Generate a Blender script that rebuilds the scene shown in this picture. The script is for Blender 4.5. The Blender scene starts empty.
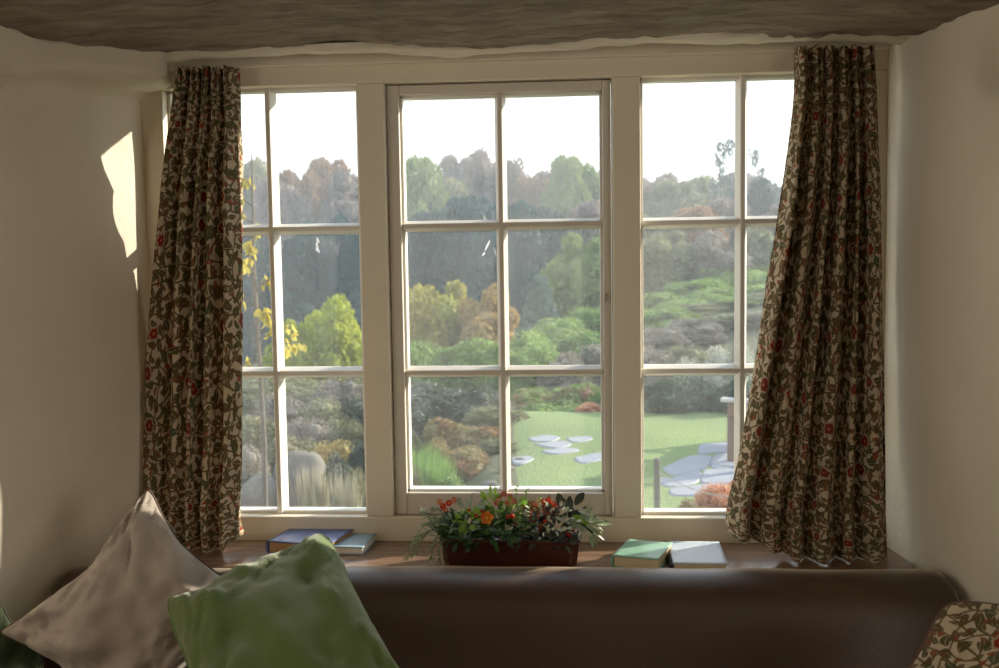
import bpy, bmesh, math, random
import numpy as np
from mathutils import Vector, Matrix, noise
C = bpy.context.scene
col = C.collection
PI = math.pi

# ------------------------------------------------------------------ camera, sky, sun, exposure
FPX = 1000.0
EYE = np.array([0, 0, 1.40])
_p, _y, _r = np.radians([4.3, 4.107, -0.8314])
FW = np.array([-math.sin(_y)*math.cos(_p), math.cos(_y)*math.cos(_p), -math.sin(_p)])
_rt = np.array([math.cos(_y), math.sin(_y), 0]); _up = np.cross(_rt, FW)
RT = math.cos(_r)*_rt + math.sin(_r)*_up
UP = -math.sin(_r)*_rt + math.cos(_r)*_up
cd = bpy.data.cameras.new('camera'); cam = bpy.data.objects.new('camera', cd); col.objects.link(cam)
cd.sensor_width = 36; cd.lens = 36*FPX/999; cd.clip_end = 400; cd.clip_start = 0.05
M = Matrix.Identity(4)
for i in range(3):
    M[i][0] = RT[i]; M[i][1] = UP[i]; M[i][2] = -FW[i]; M[i][3] = EYE[i]
cam.matrix_world = M
cd.dof.use_dof = True; cd.dof.focus_distance = 2.35; cd.dof.aperture_fstop = 6.5
C.camera = cam

w = bpy.data.worlds.new('sky'); C.world = w; w.use_nodes = True
wn = w.node_tree.nodes; wl = w.node_tree.links
wtc = wn.new('ShaderNodeTexCoord'); wsep = wn.new('ShaderNodeSeparateXYZ'); wr = wn.new('ShaderNodeValToRGB')
wl.new(wtc.outputs['Generated'], wsep.inputs[0]); wl.new(wsep.outputs['Z'], wr.inputs[0])
wr.color_ramp.elements[0].position = 0.0; wr.color_ramp.elements[0].color = (0.92, 0.97, 1.0, 1)
wr.color_ramp.elements[1].position = 0.7; wr.color_ramp.elements[1].color = (0.62, 0.78, 1.0, 1)
e = wr.color_ramp.elements.new(0.25); e.color = (0.97, 1.0, 1.0, 1)
wl.new(wr.outputs[0], wn['Background'].inputs[0]); wn['Background'].inputs[1].default_value = 1.8

sd = bpy.data.lights.new('sun', 'SUN'); sun = bpy.data.objects.new('sun', sd); col.objects.link(sun)
sd.energy = 11.0; sd.angle = math.radians(0.8); sd.color = (1.0, 0.9, 0.74)
sundir = Vector((-0.80, -0.47, -0.365)).normalized()
sun.rotation_euler = sundir.to_track_quat('-Z', 'Y').to_euler(); sun.location = (20, 20, 12)

# added fill lamps by the side walls to brighten the room; no windows there
for (lx, ly, lz, rz, en) in ((-2.12, 0.1, 1.45, -PI/2, 13), (1.92, -0.1, 1.45, PI/2, 14)):
    ad = bpy.data.lights.new('room_fill', 'AREA'); al = bpy.data.objects.new('room_fill', ad); col.objects.link(al)
    ad.shape = 'RECTANGLE'; ad.size = 1.1; ad.size_y = 1.0; ad.energy = en; ad.color = (1.0, 0.92, 0.78)
    al.location = (lx, ly, lz); al.rotation_euler = (PI/2, 0, rz)

C.view_settings.view_transform = 'Standard'; C.view_settings.look = 'None'
C.view_settings.exposure = 0.0; C.view_settings.gamma = 1.0; C.view_settings.use_curve_mapping = False
C.cycles.use_denoising = True
C.cycles.max_bounces = 8; C.cycles.diffuse_bounces = 5; C.cycles.transparent_max_bounces = 12

# ------------------------------------------------------------------ helpers
def ray(u, v): return FW + RT*(u-499.5)/FPX - UP*(v-334)/FPX
def onY(u, v, Y):
    d = ray(u, v); return Vector(EYE + d*Y/d[1])
def onZ(u, v, Z):
    d = ray(u, v); return Vector(EYE + d*(Z-EYE[2])/d[2])

class MB:
    """collects geometry that becomes one mesh object"""
    def __init__(s): s.v = []; s.f = []; s.uv = None
    def add(s, vs, fs):
        b = len(s.v); s.v += [tuple(p) for p in vs]; s.f += [tuple(i+b for i in f) for f in fs]
    def box(s, x0, x1, y0, y1, z0, z1):
        s.add([(x0,y0,z0),(x1,y0,z0),(x1,y1,z0),(x0,y1,z0),(x0,y0,z1),(x1,y0,z1),(x1,y1,z1),(x0,y1,z1)],
              [(0,3,2,1),(4,5,6,7),(0,1,5,4),(1,2,6,5),(2,3,7,6),(3,0,4,7)])
    def prism(s, pts, axis_fn, a, b):
        """extrude closed 2D polygon between a and b; axis_fn(p, t) -> 3D"""
        n = len(pts)
        vs = [axis_fn(p, a) for p in pts] + [axis_fn(p, b) for p in pts]
        fs = [(i, (i+1) % n, n+(i+1) % n, n+i) for i in range(n)] + [tuple(range(n-1, -1, -1)), tuple(range(n, 2*n))]
        s.add(vs, fs)
    def tube(s, pts, rad, n=8, cap=True):
        pts = [Vector(p) for p in pts]; m = len(pts)
        rads = rad if hasattr(rad, '__len__') else [rad]*m
        vs = []; ref = None
        for i, p in enumerate(pts):
            t = (pts[min(i+1, m-1)] - pts[max(i-1, 0)])
            if t.length < 1e-9: t = Vector((0, 0, 1))
            t.normalize()
            if ref is None:
                ref = t.orthogonal().normalized()
            ref = (ref - t*ref.dot(t)).normalized(); q = t.cross(ref)
            for k in range(n):
                a = 2*PI*k/n; vs.append(p + (ref*math.cos(a) + q*math.sin(a))*rads[i])
        fs = [(i*n+k, i*n+(k+1) % n, (i+1)*n+(k+1) % n, (i+1)*n+k) for i in range(m-1) for k in range(n)]
        if cap: fs += [tuple(range(n-1, -1, -1)), tuple(range((m-1)*n, m*n))]
        s.add(vs, fs)
    def blob(s, c, r, sq=(1, 1, 1), nu=10, nv=6):
        c = Vector(c); vs = [c+Vector((0, 0, r*sq[2]))]
        for j in range(1, nv):
            for i in range(nu):
                a = 2*PI*i/nu; b = PI*j/nv
                vs.append(c+Vector((r*sq[0]*math.cos(a)*math.sin(b), r*sq[1]*math.sin(a)*math.sin(b), r*sq[2]*math.cos(b))))
        vs.append(c-Vector((0, 0, r*sq[2]))); L = len(vs)-1
        fs = [(0, 1+i, 1+(i+1) % nu) for i in range(nu)]
        for j in range(nv-2):
            for i in range(nu):
                a = 1+j*nu+i; b = 1+j*nu+(i+1) % nu; fs.append((a, a+nu, b+nu, b))
        o = 1+(nv-2)*nu
        fs += [(o+(i+1) % nu, o+i, L) for i in range(nu)]
        s.add(vs, fs)
    def leaf(s, base, d, up, L, W, bend=0.3, fold=0.15, n=5, power=1.0):
        base = Vector(base); d = Vector(d).normalized(); up = Vector(up)
        up = (up - d*up.dot(d));
        if up.length < 1e-4: up = d.orthogonal()
        up.normalize(); side = d.cross(up)
        vs = []; p = base.copy(); dd = d.copy()
        for i in range(n+1):
            t = i/n; wd = W*0.5*(math.sin(PI*min(1, t**power*0.96+0.04)))**0.8 if i < n else 0.0004
            vs += [p - side*wd + up*fold*wd, p.copy(), p + side*wd + up*fold*wd]
            ang = bend/n; dd = (dd*math.cos(ang) - up*math.sin(ang)).normalized(); up = side.cross(dd) * -1 if side.cross(dd).dot(up) < 0 else side.cross(dd)
            p = p + dd*(L/n)
        fs = []
        for i in range(n):
            a = i*3; fs += [(a, a+1, a+4, a+3), (a+1, a+2, a+5, a+4)]
        s.add(vs, fs)
    def build(s, name, mat, parent=None, smooth=False, bevel=0, solid=0, seg=2):
        me = bpy.data.meshes.new(name); me.from_pydata(s.v, [], s.f); me.update()
        if s.uv is not None:
            ul = me.uv_layers.new(name='UVMap')
            for lp in me.loops: ul.data[lp.index].uv = s.uv[lp.vertex_index]
        return link(name, me, mat, parent, smooth, bevel, solid, seg)

def link(name, me, mat, parent=None, smooth=False, bevel=0, solid=0, seg=2):
    if mat: me.materials.append(mat)
    if smooth: me.polygons.foreach_set('use_smooth', [True]*len(me.polygons))
    o = bpy.data.objects.new(name, me); col.objects.link(o)
    if parent: o.parent = parent
    if solid:
        m = o.modifiers.new('solid', 'SOLIDIFY'); m.thickness = solid; m.offset = 0
    if bevel:
        m = o.modifiers.new('bevel', 'BEVEL'); m.width = bevel; m.segments = seg; m.limit_method = 'ANGLE'; m.angle_limit = 0.6
    return o
def tag(o, label=None, cat=None, group=None, kind=None):
    if label: o['label'] = label
    if cat: o['category'] = cat
    if group: o['group'] = group
    if kind: o['kind'] = kind
    return o
def empty(name, loc=(0, 0, 0), rz=0):
    o = bpy.data.objects.new(name, None); col.objects.link(o); o.location = loc; o.rotation_euler = (0, 0, rz)
    o.empty_display_size = 0.05
    return o
def nz(x, y, z=0.0, s=1.0): return noise.noise(Vector((x*s, y*s, z*s)))
def sm(a, b, x):
    t = max(0, min(1, (x-a)/(b-a))); return t*t*(3-2*t)

# ------------------------------------------------------------------ materials
class NT:
    def __init__(s, name):
        s.m = bpy.data.materials.new(name); s.m.use_nodes = True; s.t = s.m.node_tree; s.n = s.t.nodes
        s.b = s.n['Principled BSDF']; s.out = s.n['Material Output']
    def new(s, typ, **kw):
        o = s.n.new(typ)
        for k, v in kw.items(): setattr(o, k, v)
        return o
    def put(s, sock, v):
        if isinstance(v, bpy.types.NodeSocket): s.t.links.new(v, sock)
        else: sock.default_value = v
    def math(s, op, a, b=0.0, c=None, clamp=False):
        n = s.new('ShaderNodeMath', operation=op, use_clamp=clamp); s.put(n.inputs[0], a); s.put(n.inputs[1], b)
        if c is not None: s.put(n.inputs[2], c)
        return n.outputs[0]
    def vmath(s, op, a, b=(0, 0, 0)):
        n = s.new('ShaderNodeVectorMath', operation=op); s.put(n.inputs[0], a)
        if op == 'SCALE': s.put(n.inputs['Scale'], b)
        else: s.put(n.inputs[1], b)
        return n.outputs['Value'] if op in ('LENGTH', 'DOT_PRODUCT') else n.outputs[0]
    def mix(s, f, a, b):
        n = s.new('ShaderNodeMix', data_type='RGBA'); s.put(n.inputs[0], f)
        s.put(n.inputs[6], a if isinstance(a, bpy.types.NodeSocket) else (*a, 1)); s.put(n.inputs[7], b if isinstance(b, bpy.types.NodeSocket) else (*b, 1))
        return n.outputs[2]
    def noise(s, scale, detail=3, vec=None, rough=0.5, which='Fac'):
        n = s.new('ShaderNodeTexNoise'); n.inputs['Scale'].default_value = scale; n.inputs['Detail'].default_value = detail
        n.inputs['Roughness'].default_value = rough
        if vec is not None: s.put(n.inputs['Vector'], vec)
        return n.outputs[which]
    def coord(s, which='Object'): return s.new('ShaderNodeTexCoord').outputs[which]
    def ramp(s, fac, stops):
        n = s.new('ShaderNodeValToRGB'); s.put(n.inputs[0], fac); r = n.color_ramp
        r.elements[0].position = stops[0][0]; r.elements[0].color = (*stops[0][1], 1)
        r.elements[1].position = stops[-1][0]; r.elements[1].color = (*stops[-1][1], 1)
        for p, c in stops[1:-1]: r.elements.new(p).color = (*c, 1)
        return n.outputs[0]
    def bump(s, h, strength=0.3, dist=0.01):
        n = s.new('ShaderNodeBump'); n.inputs['Strength'].default_value = strength; n.inputs['Distance'].default_value = dist
        s.put(n.inputs['Height'], h); s.t.links.new(n.outputs[0], s.b.inputs['Normal']); return n.outputs[0]
    def base(s, c): s.put(s.b.inputs['Base Color'], c if isinstance(c, bpy.types.NodeSocket) else (*c, 1))
    def set(s, **kw):
        for k, v in kw.items(): s.b.inputs[k.replace('_', ' ')].default_value = v
        return s

def simple(name, c, c2=None, scale=8, rough=0.6, bump=0, bscale=40, spec=0.5, bdist=0.01):
    t = NT(name); co = t.coord()
    t.base(t.mix(t.noise(scale, 4, co), c, c2) if c2 else c)
    t.set(Roughness=rough); t.b.inputs['Specular IOR Level'].default_value = spec
    if bump: t.bump(t.noise(bscale, 4, co), bump, bdist)
    return t.m

plaster = NT('lime_plaster'); _c = plaster.coord()
plaster.base(plaster.ramp(plaster.noise(3.0, 5, _c), [(0.3, (0.70, 0.64, 0.53)), (0.7, (0.78, 0.72, 0.61))]))
plaster.set(Roughness=0.85); plaster.bump(plaster.math('ADD', plaster.noise(9, 5, _c), plaster.math('MULTIPLY', plaster.noise(70, 3, _c), 0.25)), 0.35, 0.012)
plaster = plaster.m
beam_m = NT('limewashed_beam'); _c = beam_m.coord()
_mp = beam_m.new('ShaderNodeMapping'); _mp.inputs['Scale'].default_value = (2.2, 9, 9); beam_m.put(_mp.inputs[0], _c)
_g = beam_m.noise(3.2, 7, _mp.outputs[0], 0.6)
beam_m.base(beam_m.ramp(_g, [(0.3, (0.16, 0.12, 0.09)), (0.5, (0.27, 0.215, 0.165)), (0.75, (0.42, 0.35, 0.27))]))
beam_m.set(Roughness=0.8); beam_m.bump(_g, 0.9, 0.03); beam_m = beam_m.m
paint = simple('cream_gloss_paint', (0.80, 0.73, 0.60), (0.84, 0.77, 0.64), 12, 0.4, 0.08, 60)
paint2 = simple('casement_paint', (0.66, 0.61, 0.54), (0.72, 0.67, 0.59), 15, 0.42, 0.08, 60)
paint3 = simple('white_bar_paint', (0.80, 0.78, 0.73), (0.84, 0.82, 0.77), 15, 0.4, 0.05, 60)

sill_t = NT('polished_sill_wood'); _c = sill_t.coord()
_mp = sill_t.new('ShaderNodeMapping'); _mp.inputs['Scale'].default_value = (1.5, 14, 14); sill_t.put(_mp.inputs[0], _c)
_g = sill_t.noise(4, 6, _mp.outputs[0], 0.6)
sill_t.base(sill_t.ramp(_g, [(0.3, (0.17, 0.10, 0.065)), (0.7, (0.30, 0.19, 0.13))]))
sill_t.set(Roughness=0.24); sill_t.bump(_g, 0.1, 0.004); sill_m = sill_t.m

leather_t = NT('brown_hide'); _c = leather_t.coord()
leather_t.base(leather_t.ramp(leather_t.noise(5, 5, _c), [(0.3, (0.046, 0.021, 0.010)), (0.7, (0.066, 0.032, 0.016))]))
leather_t.set(Roughness=0.4); leather_t.b.inputs['Specular IOR Level'].default_value = 0.75
leather_t.b.inputs['Sheen Weight'].default_value = 1.0; leather_t.b.inputs['Sheen Roughness'].default_value = 0.28; leather_t.b.inputs['Sheen Tint'].default_value = (1, 0.86, 0.7, 1)
leather_t.bump(leather_t.noise(160, 3, _c), 0.18, 0.002); leather = leather_t.m

def fabric_floral(name, S=1.0):
    t = NT(name); uv = t.coord('UV')
    wob = t.vmath('SCALE', t.vmath('SUBTRACT', t.noise(22, 2, uv, which='Color'), (0.5, 0.5, 0.5)), 0.022)
    p = t.vmath('ADD', uv, wob)
    def cells(scale, rnd, off=(0, 0, 0)):
        q = t.vmath('ADD', t.vmath('SCALE', p, scale), off)
        v = t.new('ShaderNodeTexVoronoi', voronoi_dimensions='2D', feature='F1'); t.put(v.inputs['Vector'], q)
        v.inputs['Scale'].default_value = 1; v.inputs['Randomness'].default_value = rnd
        d = t.vmath('SUBTRACT', q, v.outputs['Position'])
        sx = t.new('ShaderNodeSeparateXYZ'); t.put(sx.inputs[0], d)
        cs = t.new('ShaderNodeSeparateColor'); t.put(cs.inputs[0], v.outputs['Color'])
        return sx.outputs[0], sx.outputs[1], v.outputs['Distance'], cs.outputs
    def leafmask(scale, rnd, wdt, off):
        x, y, d, cr = cells(scale, rnd, off)
        a = t.math('MULTIPLY', cr[0], 6.283); ca = t.math('COSINE', a); sa = t.math('SINE', a)
        rx = t.math('ADD', t.math('MULTIPLY', x, ca), t.math('MULTIPLY', y, sa))
        ry = t.math('SUBTRACT', t.math('MULTIPLY', y, ca), t.math('MULTIPLY', x, sa))
        ry = t.math('ADD', ry, t.math('MULTIPLY', t.math('MULTIPLY', rx, rx), 0.6))
        prof = t.math('MULTIPLY', t.math('SUBTRACT', 1.0, t.math('MULTIPLY', t.math('MULTIPLY', rx, rx), 4.0)), wdt)
        m = t.math('MULTIPLY', t.math('SUBTRACT', prof, t.math('ABSOLUTE', ry)), 25, clamp=True)
        vein = t.math('LESS_THAN', t.math('ABSOLUTE', ry), 0.022)
        return t.math('MULTIPLY', m, t.math('SUBTRACT', 1.0, t.math('MULTIPLY', vein, 0.55))), cr[1]
    colr = t.mix(t.noise(6, 2, uv), (0.60, 0.50, 0.36), (0.70, 0.60, 0.45))
    # scrolling stems
    q = t.vmath('SCALE', p, 30*S)
    v = t.new('ShaderNodeTexVoronoi', voronoi_dimensions='2D', feature='DISTANCE_TO_EDGE'); t.put(v.inputs['Vector'], q); v.inputs['Scale'].default_value = 1
    st = t.math('MULTIPLY', t.math('SUBTRACT', 0.075, v.outputs['Distance']), 30, clamp=True)
    colr = t.mix(st, colr, (0.17, 0.125, 0.06))
    m1, r1 = leafmask(34*S, 0.85, 0.30, (3.3, 7.1, 0))
    colr = t.mix(m1, colr, t.ramp(r1, [(0.0, (0.10, 0.095, 0.04)), (0.45, (0.15, 0.12, 0.05)), (0.75, (0.20, 0.11, 0.055)), (1.0, (0.10, 0.13, 0.07))]))
    m2, r2 = leafmask(48*S, 0.9, 0.25, (13.7, 1.9, 0))
    colr = t.mix(m2, colr, t.ramp(r2, [(0.0, (0.12, 0.11, 0.045)), (0.7, (0.17, 0.10, 0.05)), (1.0, (0.36, 0.08, 0.04))]))
    # flower heads
    x, y, d, cr = cells(10.5*S, 0.42, (0.4, 0.2, 0))
    th = t.math('ARCTAN2', y, x)
    R = t.math('ADD', 0.130, t.math('MULTIPLY', t.math('COSINE', t.math('MULTIPLY', th, 6)), 0.012))
    halo = t.math('MULTIPLY', t.math('SUBTRACT', t.math('ADD', R, 0.05), d), 40, clamp=True)
    fm = t.math('MULTIPLY', t.math('SUBTRACT', R, d), 60, clamp=True)
    on = t.math('GREATER_THAN', cr[2], 0.3)
    colr = t.mix(t.math('MULTIPLY', halo, on), colr, (0.50, 0.40, 0.28))
    red = t.mix(t.math('GREATER_THAN', cr[1], 0.5), (0.33, 0.035, 0.022), (0.26, 0.045, 0.035))
    colr = t.mix(t.math('MULTIPLY', fm, on), colr, red)
    ring = t.math('LESS_THAN', t.math('ABSOLUTE', t.math('SUBTRACT', d, t.math('ADD', 0.075, t.math('MULTIPLY', t.math('SINE', t.math('MULTIPLY', th, 3)), 0.022)))), 0.009)
    colr = t.mix(t.math('MULTIPLY', t.math('MULTIPLY', ring, on), 0.6), colr, (0.20, 0.03, 0.02))
    ctr = t.math('LESS_THAN', d, 0.03)
    colr = t.mix(t.math('MULTIPLY', ctr, on), colr, (0.50, 0.24, 0.12))
    t.base(colr); t.set(Roughness=0.9); t.b.inputs['Specular IOR Level'].default_value = 0.15
    t.b.inputs['Sheen Weight'].default_value = 0.1
    n = t.bump(t.noise(500, 2, uv), 0.15, 0.002)
    tr = t.new('ShaderNodeBsdfTranslucent'); t.put(tr.inputs[0], colr)
    mx = t.new('ShaderNodeMixShader'); mx.inputs[0].default_value = 0.30
    t.t.links.new(t.b.outputs[0], mx.inputs[1]); t.t.links.new(tr.outputs[0], mx.inputs[2]); t.t.links.new(mx.outputs[0], t.out.inputs[0])
    return t.m
floral = fabric_floral('floral_linen', 1.12)
floral2 = fabric_floral('floral_cushion_linen', 1.2)

def cloth(name, c, c2, weave=420, rough=0.95, sheen=0.2):
    t = NT(name); co = t.coord()
    t.base(t.mix(t.noise(7, 4, co), c, c2)); t.set(Roughness=rough); t.b.inputs['Specular IOR Level'].default_value = 0.15
    t.b.inputs['Sheen Weight'].default_value = sheen
    t.bump(t.math('ADD', t.noise(weave, 2, co), t.math('MULTIPLY', t.noise(16, 3, co), 1.3)), 0.35, 0.003)
    return t.m
cream_c = cloth('oatmeal_linen', (0.38, 0.325, 0.28), (0.47, 0.41, 0.36))
green_c = cloth('moss_green_wool', (0.085, 0.135, 0.035), (0.13, 0.19, 0.058), 300, 1.0, 0.5)
dgreen_c = cloth('bottle_green_cloth', (0.03, 0.045, 0.02), (0.045, 0.06, 0.03))
piping_brown = simple('brown_piping', (0.09, 0.06, 0.045), rough=0.8)
piping_green = simple('green_piping', (0.10, 0.18, 0.05), rough=0.8)
piping_dark = simple('dark_piping', (0.03, 0.025, 0.02), rough=0.8)
piping_red = simple('rust_piping', (0.13, 0.07, 0.05), rough=0.8)

glass_t = NT('old_window_glass'); t = glass_t
co = t.coord('Object')
trn = t.new('ShaderNodeBsdfTransparent'); trn.inputs[0].default_value = (0.975, 0.985, 0.98, 1)
gl = t.new('ShaderNodeBsdfGlossy'); gl.inputs['Roughness'].default_value = 0.02
geo = t.new('ShaderNodeNewGeometry')
fr = t.math('ADD', 0.04, t.math('MULTIPLY', t.math('POWER', t.math('SUBTRACT', 1.0, t.math('ABSOLUTE', t.vmath('DOT_PRODUCT', geo.outputs['Incoming'], geo.outputs['Normal']))), 5.0), 0.9))
wv = t.new('ShaderNodeBump'); wv.inputs['Strength'].default_value = 0.03; wv.inputs['Distance'].default_value = 0.01; t.put(wv.inputs['Height'], t.noise(6, 2, co)); t.t.links.new(wv.outputs[0], gl.inputs['Normal'])
m1 = t.new('ShaderNodeMixShader'); t.put(m1.inputs[0], fr); t.t.links.new(trn.outputs[0], m1.inputs[1]); t.t.links.new(gl.outputs[0], m1.inputs[2])
dust = t.new('ShaderNodeBsdfTranslucent'); dust.inputs[0].default_value = (0.9, 0.9, 0.9, 1)
vv = t.new('ShaderNodeTexVoronoi'); vv.inputs['Scale'].default_value = 55; t.put(vv.inputs['Vector'], co)
sc = t.new('ShaderNodeSeparateColor'); t.put(sc.inputs[0], vv.outputs['Color'])
speck = t.math('MULTIPLY', t.math('LESS_THAN', vv.outputs['Distance'], 0.07), t.math('GREATER_THAN', sc.outputs[0], 0.72))
smear = t.math('MULTIPLY', t.noise(7, 4, co), 0.042)
df = t.math('ADD', t.math('MULTIPLY', speck, 0.30), smear, clamp=True)
m2 = t.new('ShaderNodeMixShader'); t.put(m2.inputs[0], df); t.t.links.new(m1.outputs[0], m2.inputs[1]); t.t.links.new(dust.outputs[0], m2.inputs[2])
t.t.links.new(m2.outputs[0], t.out.inputs[0]); glass = t.m

def leafmat(name, c1, c2, c3=None, trans=0.3, nscale=1.3, rough=0.6, spec=0.3):
    t = NT(name); co = t.coord('Object')
    info = t.new('ShaderNodeObjectInfo')
    stops = [(0.32, c1), (0.62, c2)] if c3 is None else [(0.3, c1), (0.5, c2), (0.7, c3)]
    ck = t.noise(nscale, 4, t.vmath('ADD', co, t.vmath('SCALE', info.outputs['Location'], 0.37)), 0.65)
    colr = t.ramp(ck, stops)
    t.base(colr); t.set(Roughness=rough); t.b.inputs['Specular IOR Level'].default_value = spec
    tr = t.new('ShaderNodeBsdfTranslucent'); t.put(tr.inputs[0], colr)
    mx = t.new('ShaderNodeMixShader'); mx.inputs[0].default_value = trans
    t.t.links.new(t.b.outputs[0], mx.inputs[1]); t.t.links.new(tr.outputs[0], mx.inputs[2]); t.t.links.new(mx.outputs[0], t.out.inputs[0])
    return t.m
bark = simple('grey_bark', (0.10, 0.085, 0.07), (0.16, 0.14, 0.12), 20, 0.9, 0.4, 60)

# ================================================================== THE ROOM
YW = 2.40
WL = [(-1.030, 2.50), (-1.032, 2.40), (-1.062, 2.33), (-1.11, 2.20), (-1.185, 2.0), (-1.25, 1.78), (-1.31, 1.55), (-1.38, 1.42), (-1.55, 1.36), (-2.2, 1.34), (-2.2, -2.5)]
WR = [(0.728, 2.50), (0.730, 2.42), (0.742, 2.34), (0.770, 2.23), (0.808, 2.09), (0.85, 1.95), (0.885, 1.78), (0.94, 1.55), (1.02, 1.42), (1.2, 1.36), (2.0, 1.34), (2.0, -2.5)]
def resample(poly, step):
    out = []
    for (a, b) in zip(poly[:-1], poly[1:]):
        L = math.dist(a, b); n = max(1, int(L/step)) if L < 0.6 else max(1, int(L/0.3))
        for i in range(n): out.append((a[0]+(b[0]-a[0])*i/n, a[1]+(b[1]-a[1])*i/n))
    out.append(poly[-1])
    for _ in range(3):
        out = [out[0]]+[((out[i-1][0]+2*out[i][0]+out[i+1][0])/4, (out[i-1][1]+2*out[i][1]+out[i+1][1])/4) for i in range(1, len(out)-1)]+[out[-1]]
    return out
def wall(name, poly, sgn, dispf, ztop=2.3):
    pl = resample(poly, 0.02); mb = MB(); nzv = 230
    for i, (x, y) in enumerate(pl):
        a = pl[max(i-1, 0)]; b = pl[min(i+1, len(pl)-1)]; tx, ty = b[0]-a[0], b[1]-a[1]; l = math.hypot(tx, ty)
        nx, ny = ty/l*sgn, -tx/l*sgn
        for j in range(nzv+1):
            z = ztop*j/nzv; d = dispf(x, y, z); mb.v.append((x+nx*d, y+ny*d, z))
    n = nzv+1
    for i in range(len(pl)-1):
        for j in range(nzv):
            q = (i*n+j, i*n+j+1, (i+1)*n+j+1, (i+1)*n+j); mb.f.append(q if sgn > 0 else q[::-1])
    return tag(mb.build(name, plaster, smooth=True), kind='structure')
def dl(x, y, z):
    fade = sm(2.40, 2.30, y)
    d = 0.014*nz(x+3, y*1.1, z*1.3, 2.6)*fade + 0.006*nz(x, y, z, 7)*fade
    lz = 1.795 + 0.05*(y-1.98) + 0.012*nz(y, 3, 0, 9) - 0.03*math.exp(-((y-2.0)/0.04)**2)   # the plaster swells out above this line
    d += (0.075+0.075*sm(2.03, 2.30, y)*sm(2.37, 2.33, y))*sm(lz-0.008, lz+0.016, z) if y > 1.3 else 0
    return d
def dr(x, y, z):
    fade = sm(2.40, 2.30, y)
    d = 0.010*nz(x+8, y*1.1, z*1.3, 2.4)*fade + 0.004*nz(x, y, z, 7)*fade
    d -= 0.035*math.exp(-(((y-2.035)/0.05)**2+((z-1.79)/0.075)**2)**2)
    return d
wall('wall_left', WL, -1, dl); wall('wall_right', WR, 1, dr)
# +normal check: both displace towards the room

# wall under and around the window, sill wall
mb = MB(); mb.box(-1.6, 1.4, 2.20, 2.56, 0.0, 0.684); wb = mb.build('wall_back', plaster)
tag(wb, kind='structure')
mb = MB(); mb.box(-1.6, 1.4, 2.415, 2.56, 1.905, 2.3); mb.box(-1.9, -1.035, 2.46, 2.56, 0.684, 1.905); mb.box(0.735, 1.6, 2.46, 2.56, 0.684, 1.905)
mb.box(-1.6, 1.4, 2.56, 2.70, -0.6, 0.69)
tag(mb.build('wall_outer', simple('rendered_stone', (0.5, 0.47, 0.42), (0.6, 0.57, 0.5), 6, 0.9)), kind='structure')
mb = MB(); mb.box(-2.3, -2.2, -2.5, 1.34, 0, 2.3); mb.box(2.0, 2.1, -2.5, 1.34, 0, 2.3)
mb.box(-2.3, -0.75, -2.6, -2.5, 0, 2.3); mb.box(1.15, 2.1, -2.6, -2.5, 0, 2.3); mb.box(-0.75, 1.15, -2.6, -2.5, 0, 2.3)
tag(mb.build('wall_rear', plaster), kind='structure')
mb = MB(); mb.box(-2.3, 2.1, -2.6, 2.2, -0.05, 0.0)
tag(mb.build('floor', simple('dark_floorboards', (0.13, 0.07, 0.04), (0.2, 0.12, 0.07), 5, 0.5)), kind='structure')
mb = MB(); mb.box(-2.3, 2.1, -2.6, 2.7, 2.3, 2.35)
tag(mb.build('ceiling', plaster), kind='structure')
# rough beam over the window
mb = MB(); nx_, ny_ = 420, 110
for i in range(nx_+1):
    X = -2.1+4.0*i/nx_
    for j in range(ny_+1):
        s = j/ny_
        yb = 2.335 + 0.028*nz(X, 0, 5, 2.3) - 0.02*sm(-0.6, -1.1, X)
        # profile: front face down, belly, back edge up
        if s < 0.15: yy = 1.30; zz = 2.2-(s/0.15)*0.27
        elif s < 0.80:
            q = (s-0.15)/0.65; yy = 1.30+(yb-1.30)*q; zz = 1.93-0.028*math.sin(q*PI*0.5)
        else:
            q = (s-0.80)/0.20; yy = yb+0.02*math.sin(q*PI/2); zz = 1.902+0.26*q*q
        zz += -0.014 + 0.014*nz(X, yy, 1, 4.5) + 0.009*nz(X*0.6, yy*2.5, 2, 12) + 0.005*nz(X, yy, 7, 30) - 0.008*sm(-0.55, -0.35, X)*sm(0.1, -0.1, X) - 0.018*sm(-0.8, -1.15, X) - 0.010*sm(0.5, 0.8, X)
        mb.v.append((X, yy, zz))
n = ny_+1
for i in range(nx_):
    for j in range(ny_): mb.f.append((i*n+j, (i+1)*n+j, (i+1)*n+j+1, i*n+j+1))
tag(mb.build('trim_1', beam_m, smooth=True), kind='structure')      # ceiling beam

# rough plaster fillet where the beam meets the window head
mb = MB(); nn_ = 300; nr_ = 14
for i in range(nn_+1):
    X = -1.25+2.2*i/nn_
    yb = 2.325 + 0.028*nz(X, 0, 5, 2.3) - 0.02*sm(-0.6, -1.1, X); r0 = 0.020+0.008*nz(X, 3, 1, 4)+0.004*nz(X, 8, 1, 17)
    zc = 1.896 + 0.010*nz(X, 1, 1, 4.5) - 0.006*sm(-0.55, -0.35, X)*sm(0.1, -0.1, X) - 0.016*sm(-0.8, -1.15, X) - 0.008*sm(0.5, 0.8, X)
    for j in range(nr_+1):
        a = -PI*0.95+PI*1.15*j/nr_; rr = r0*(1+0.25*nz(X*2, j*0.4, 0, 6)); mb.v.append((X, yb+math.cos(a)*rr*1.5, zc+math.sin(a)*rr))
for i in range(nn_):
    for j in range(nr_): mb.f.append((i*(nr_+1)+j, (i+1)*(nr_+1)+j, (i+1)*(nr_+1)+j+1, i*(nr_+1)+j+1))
tag(mb.build('trim_5', plaster, smooth=True), kind='structure')

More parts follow.
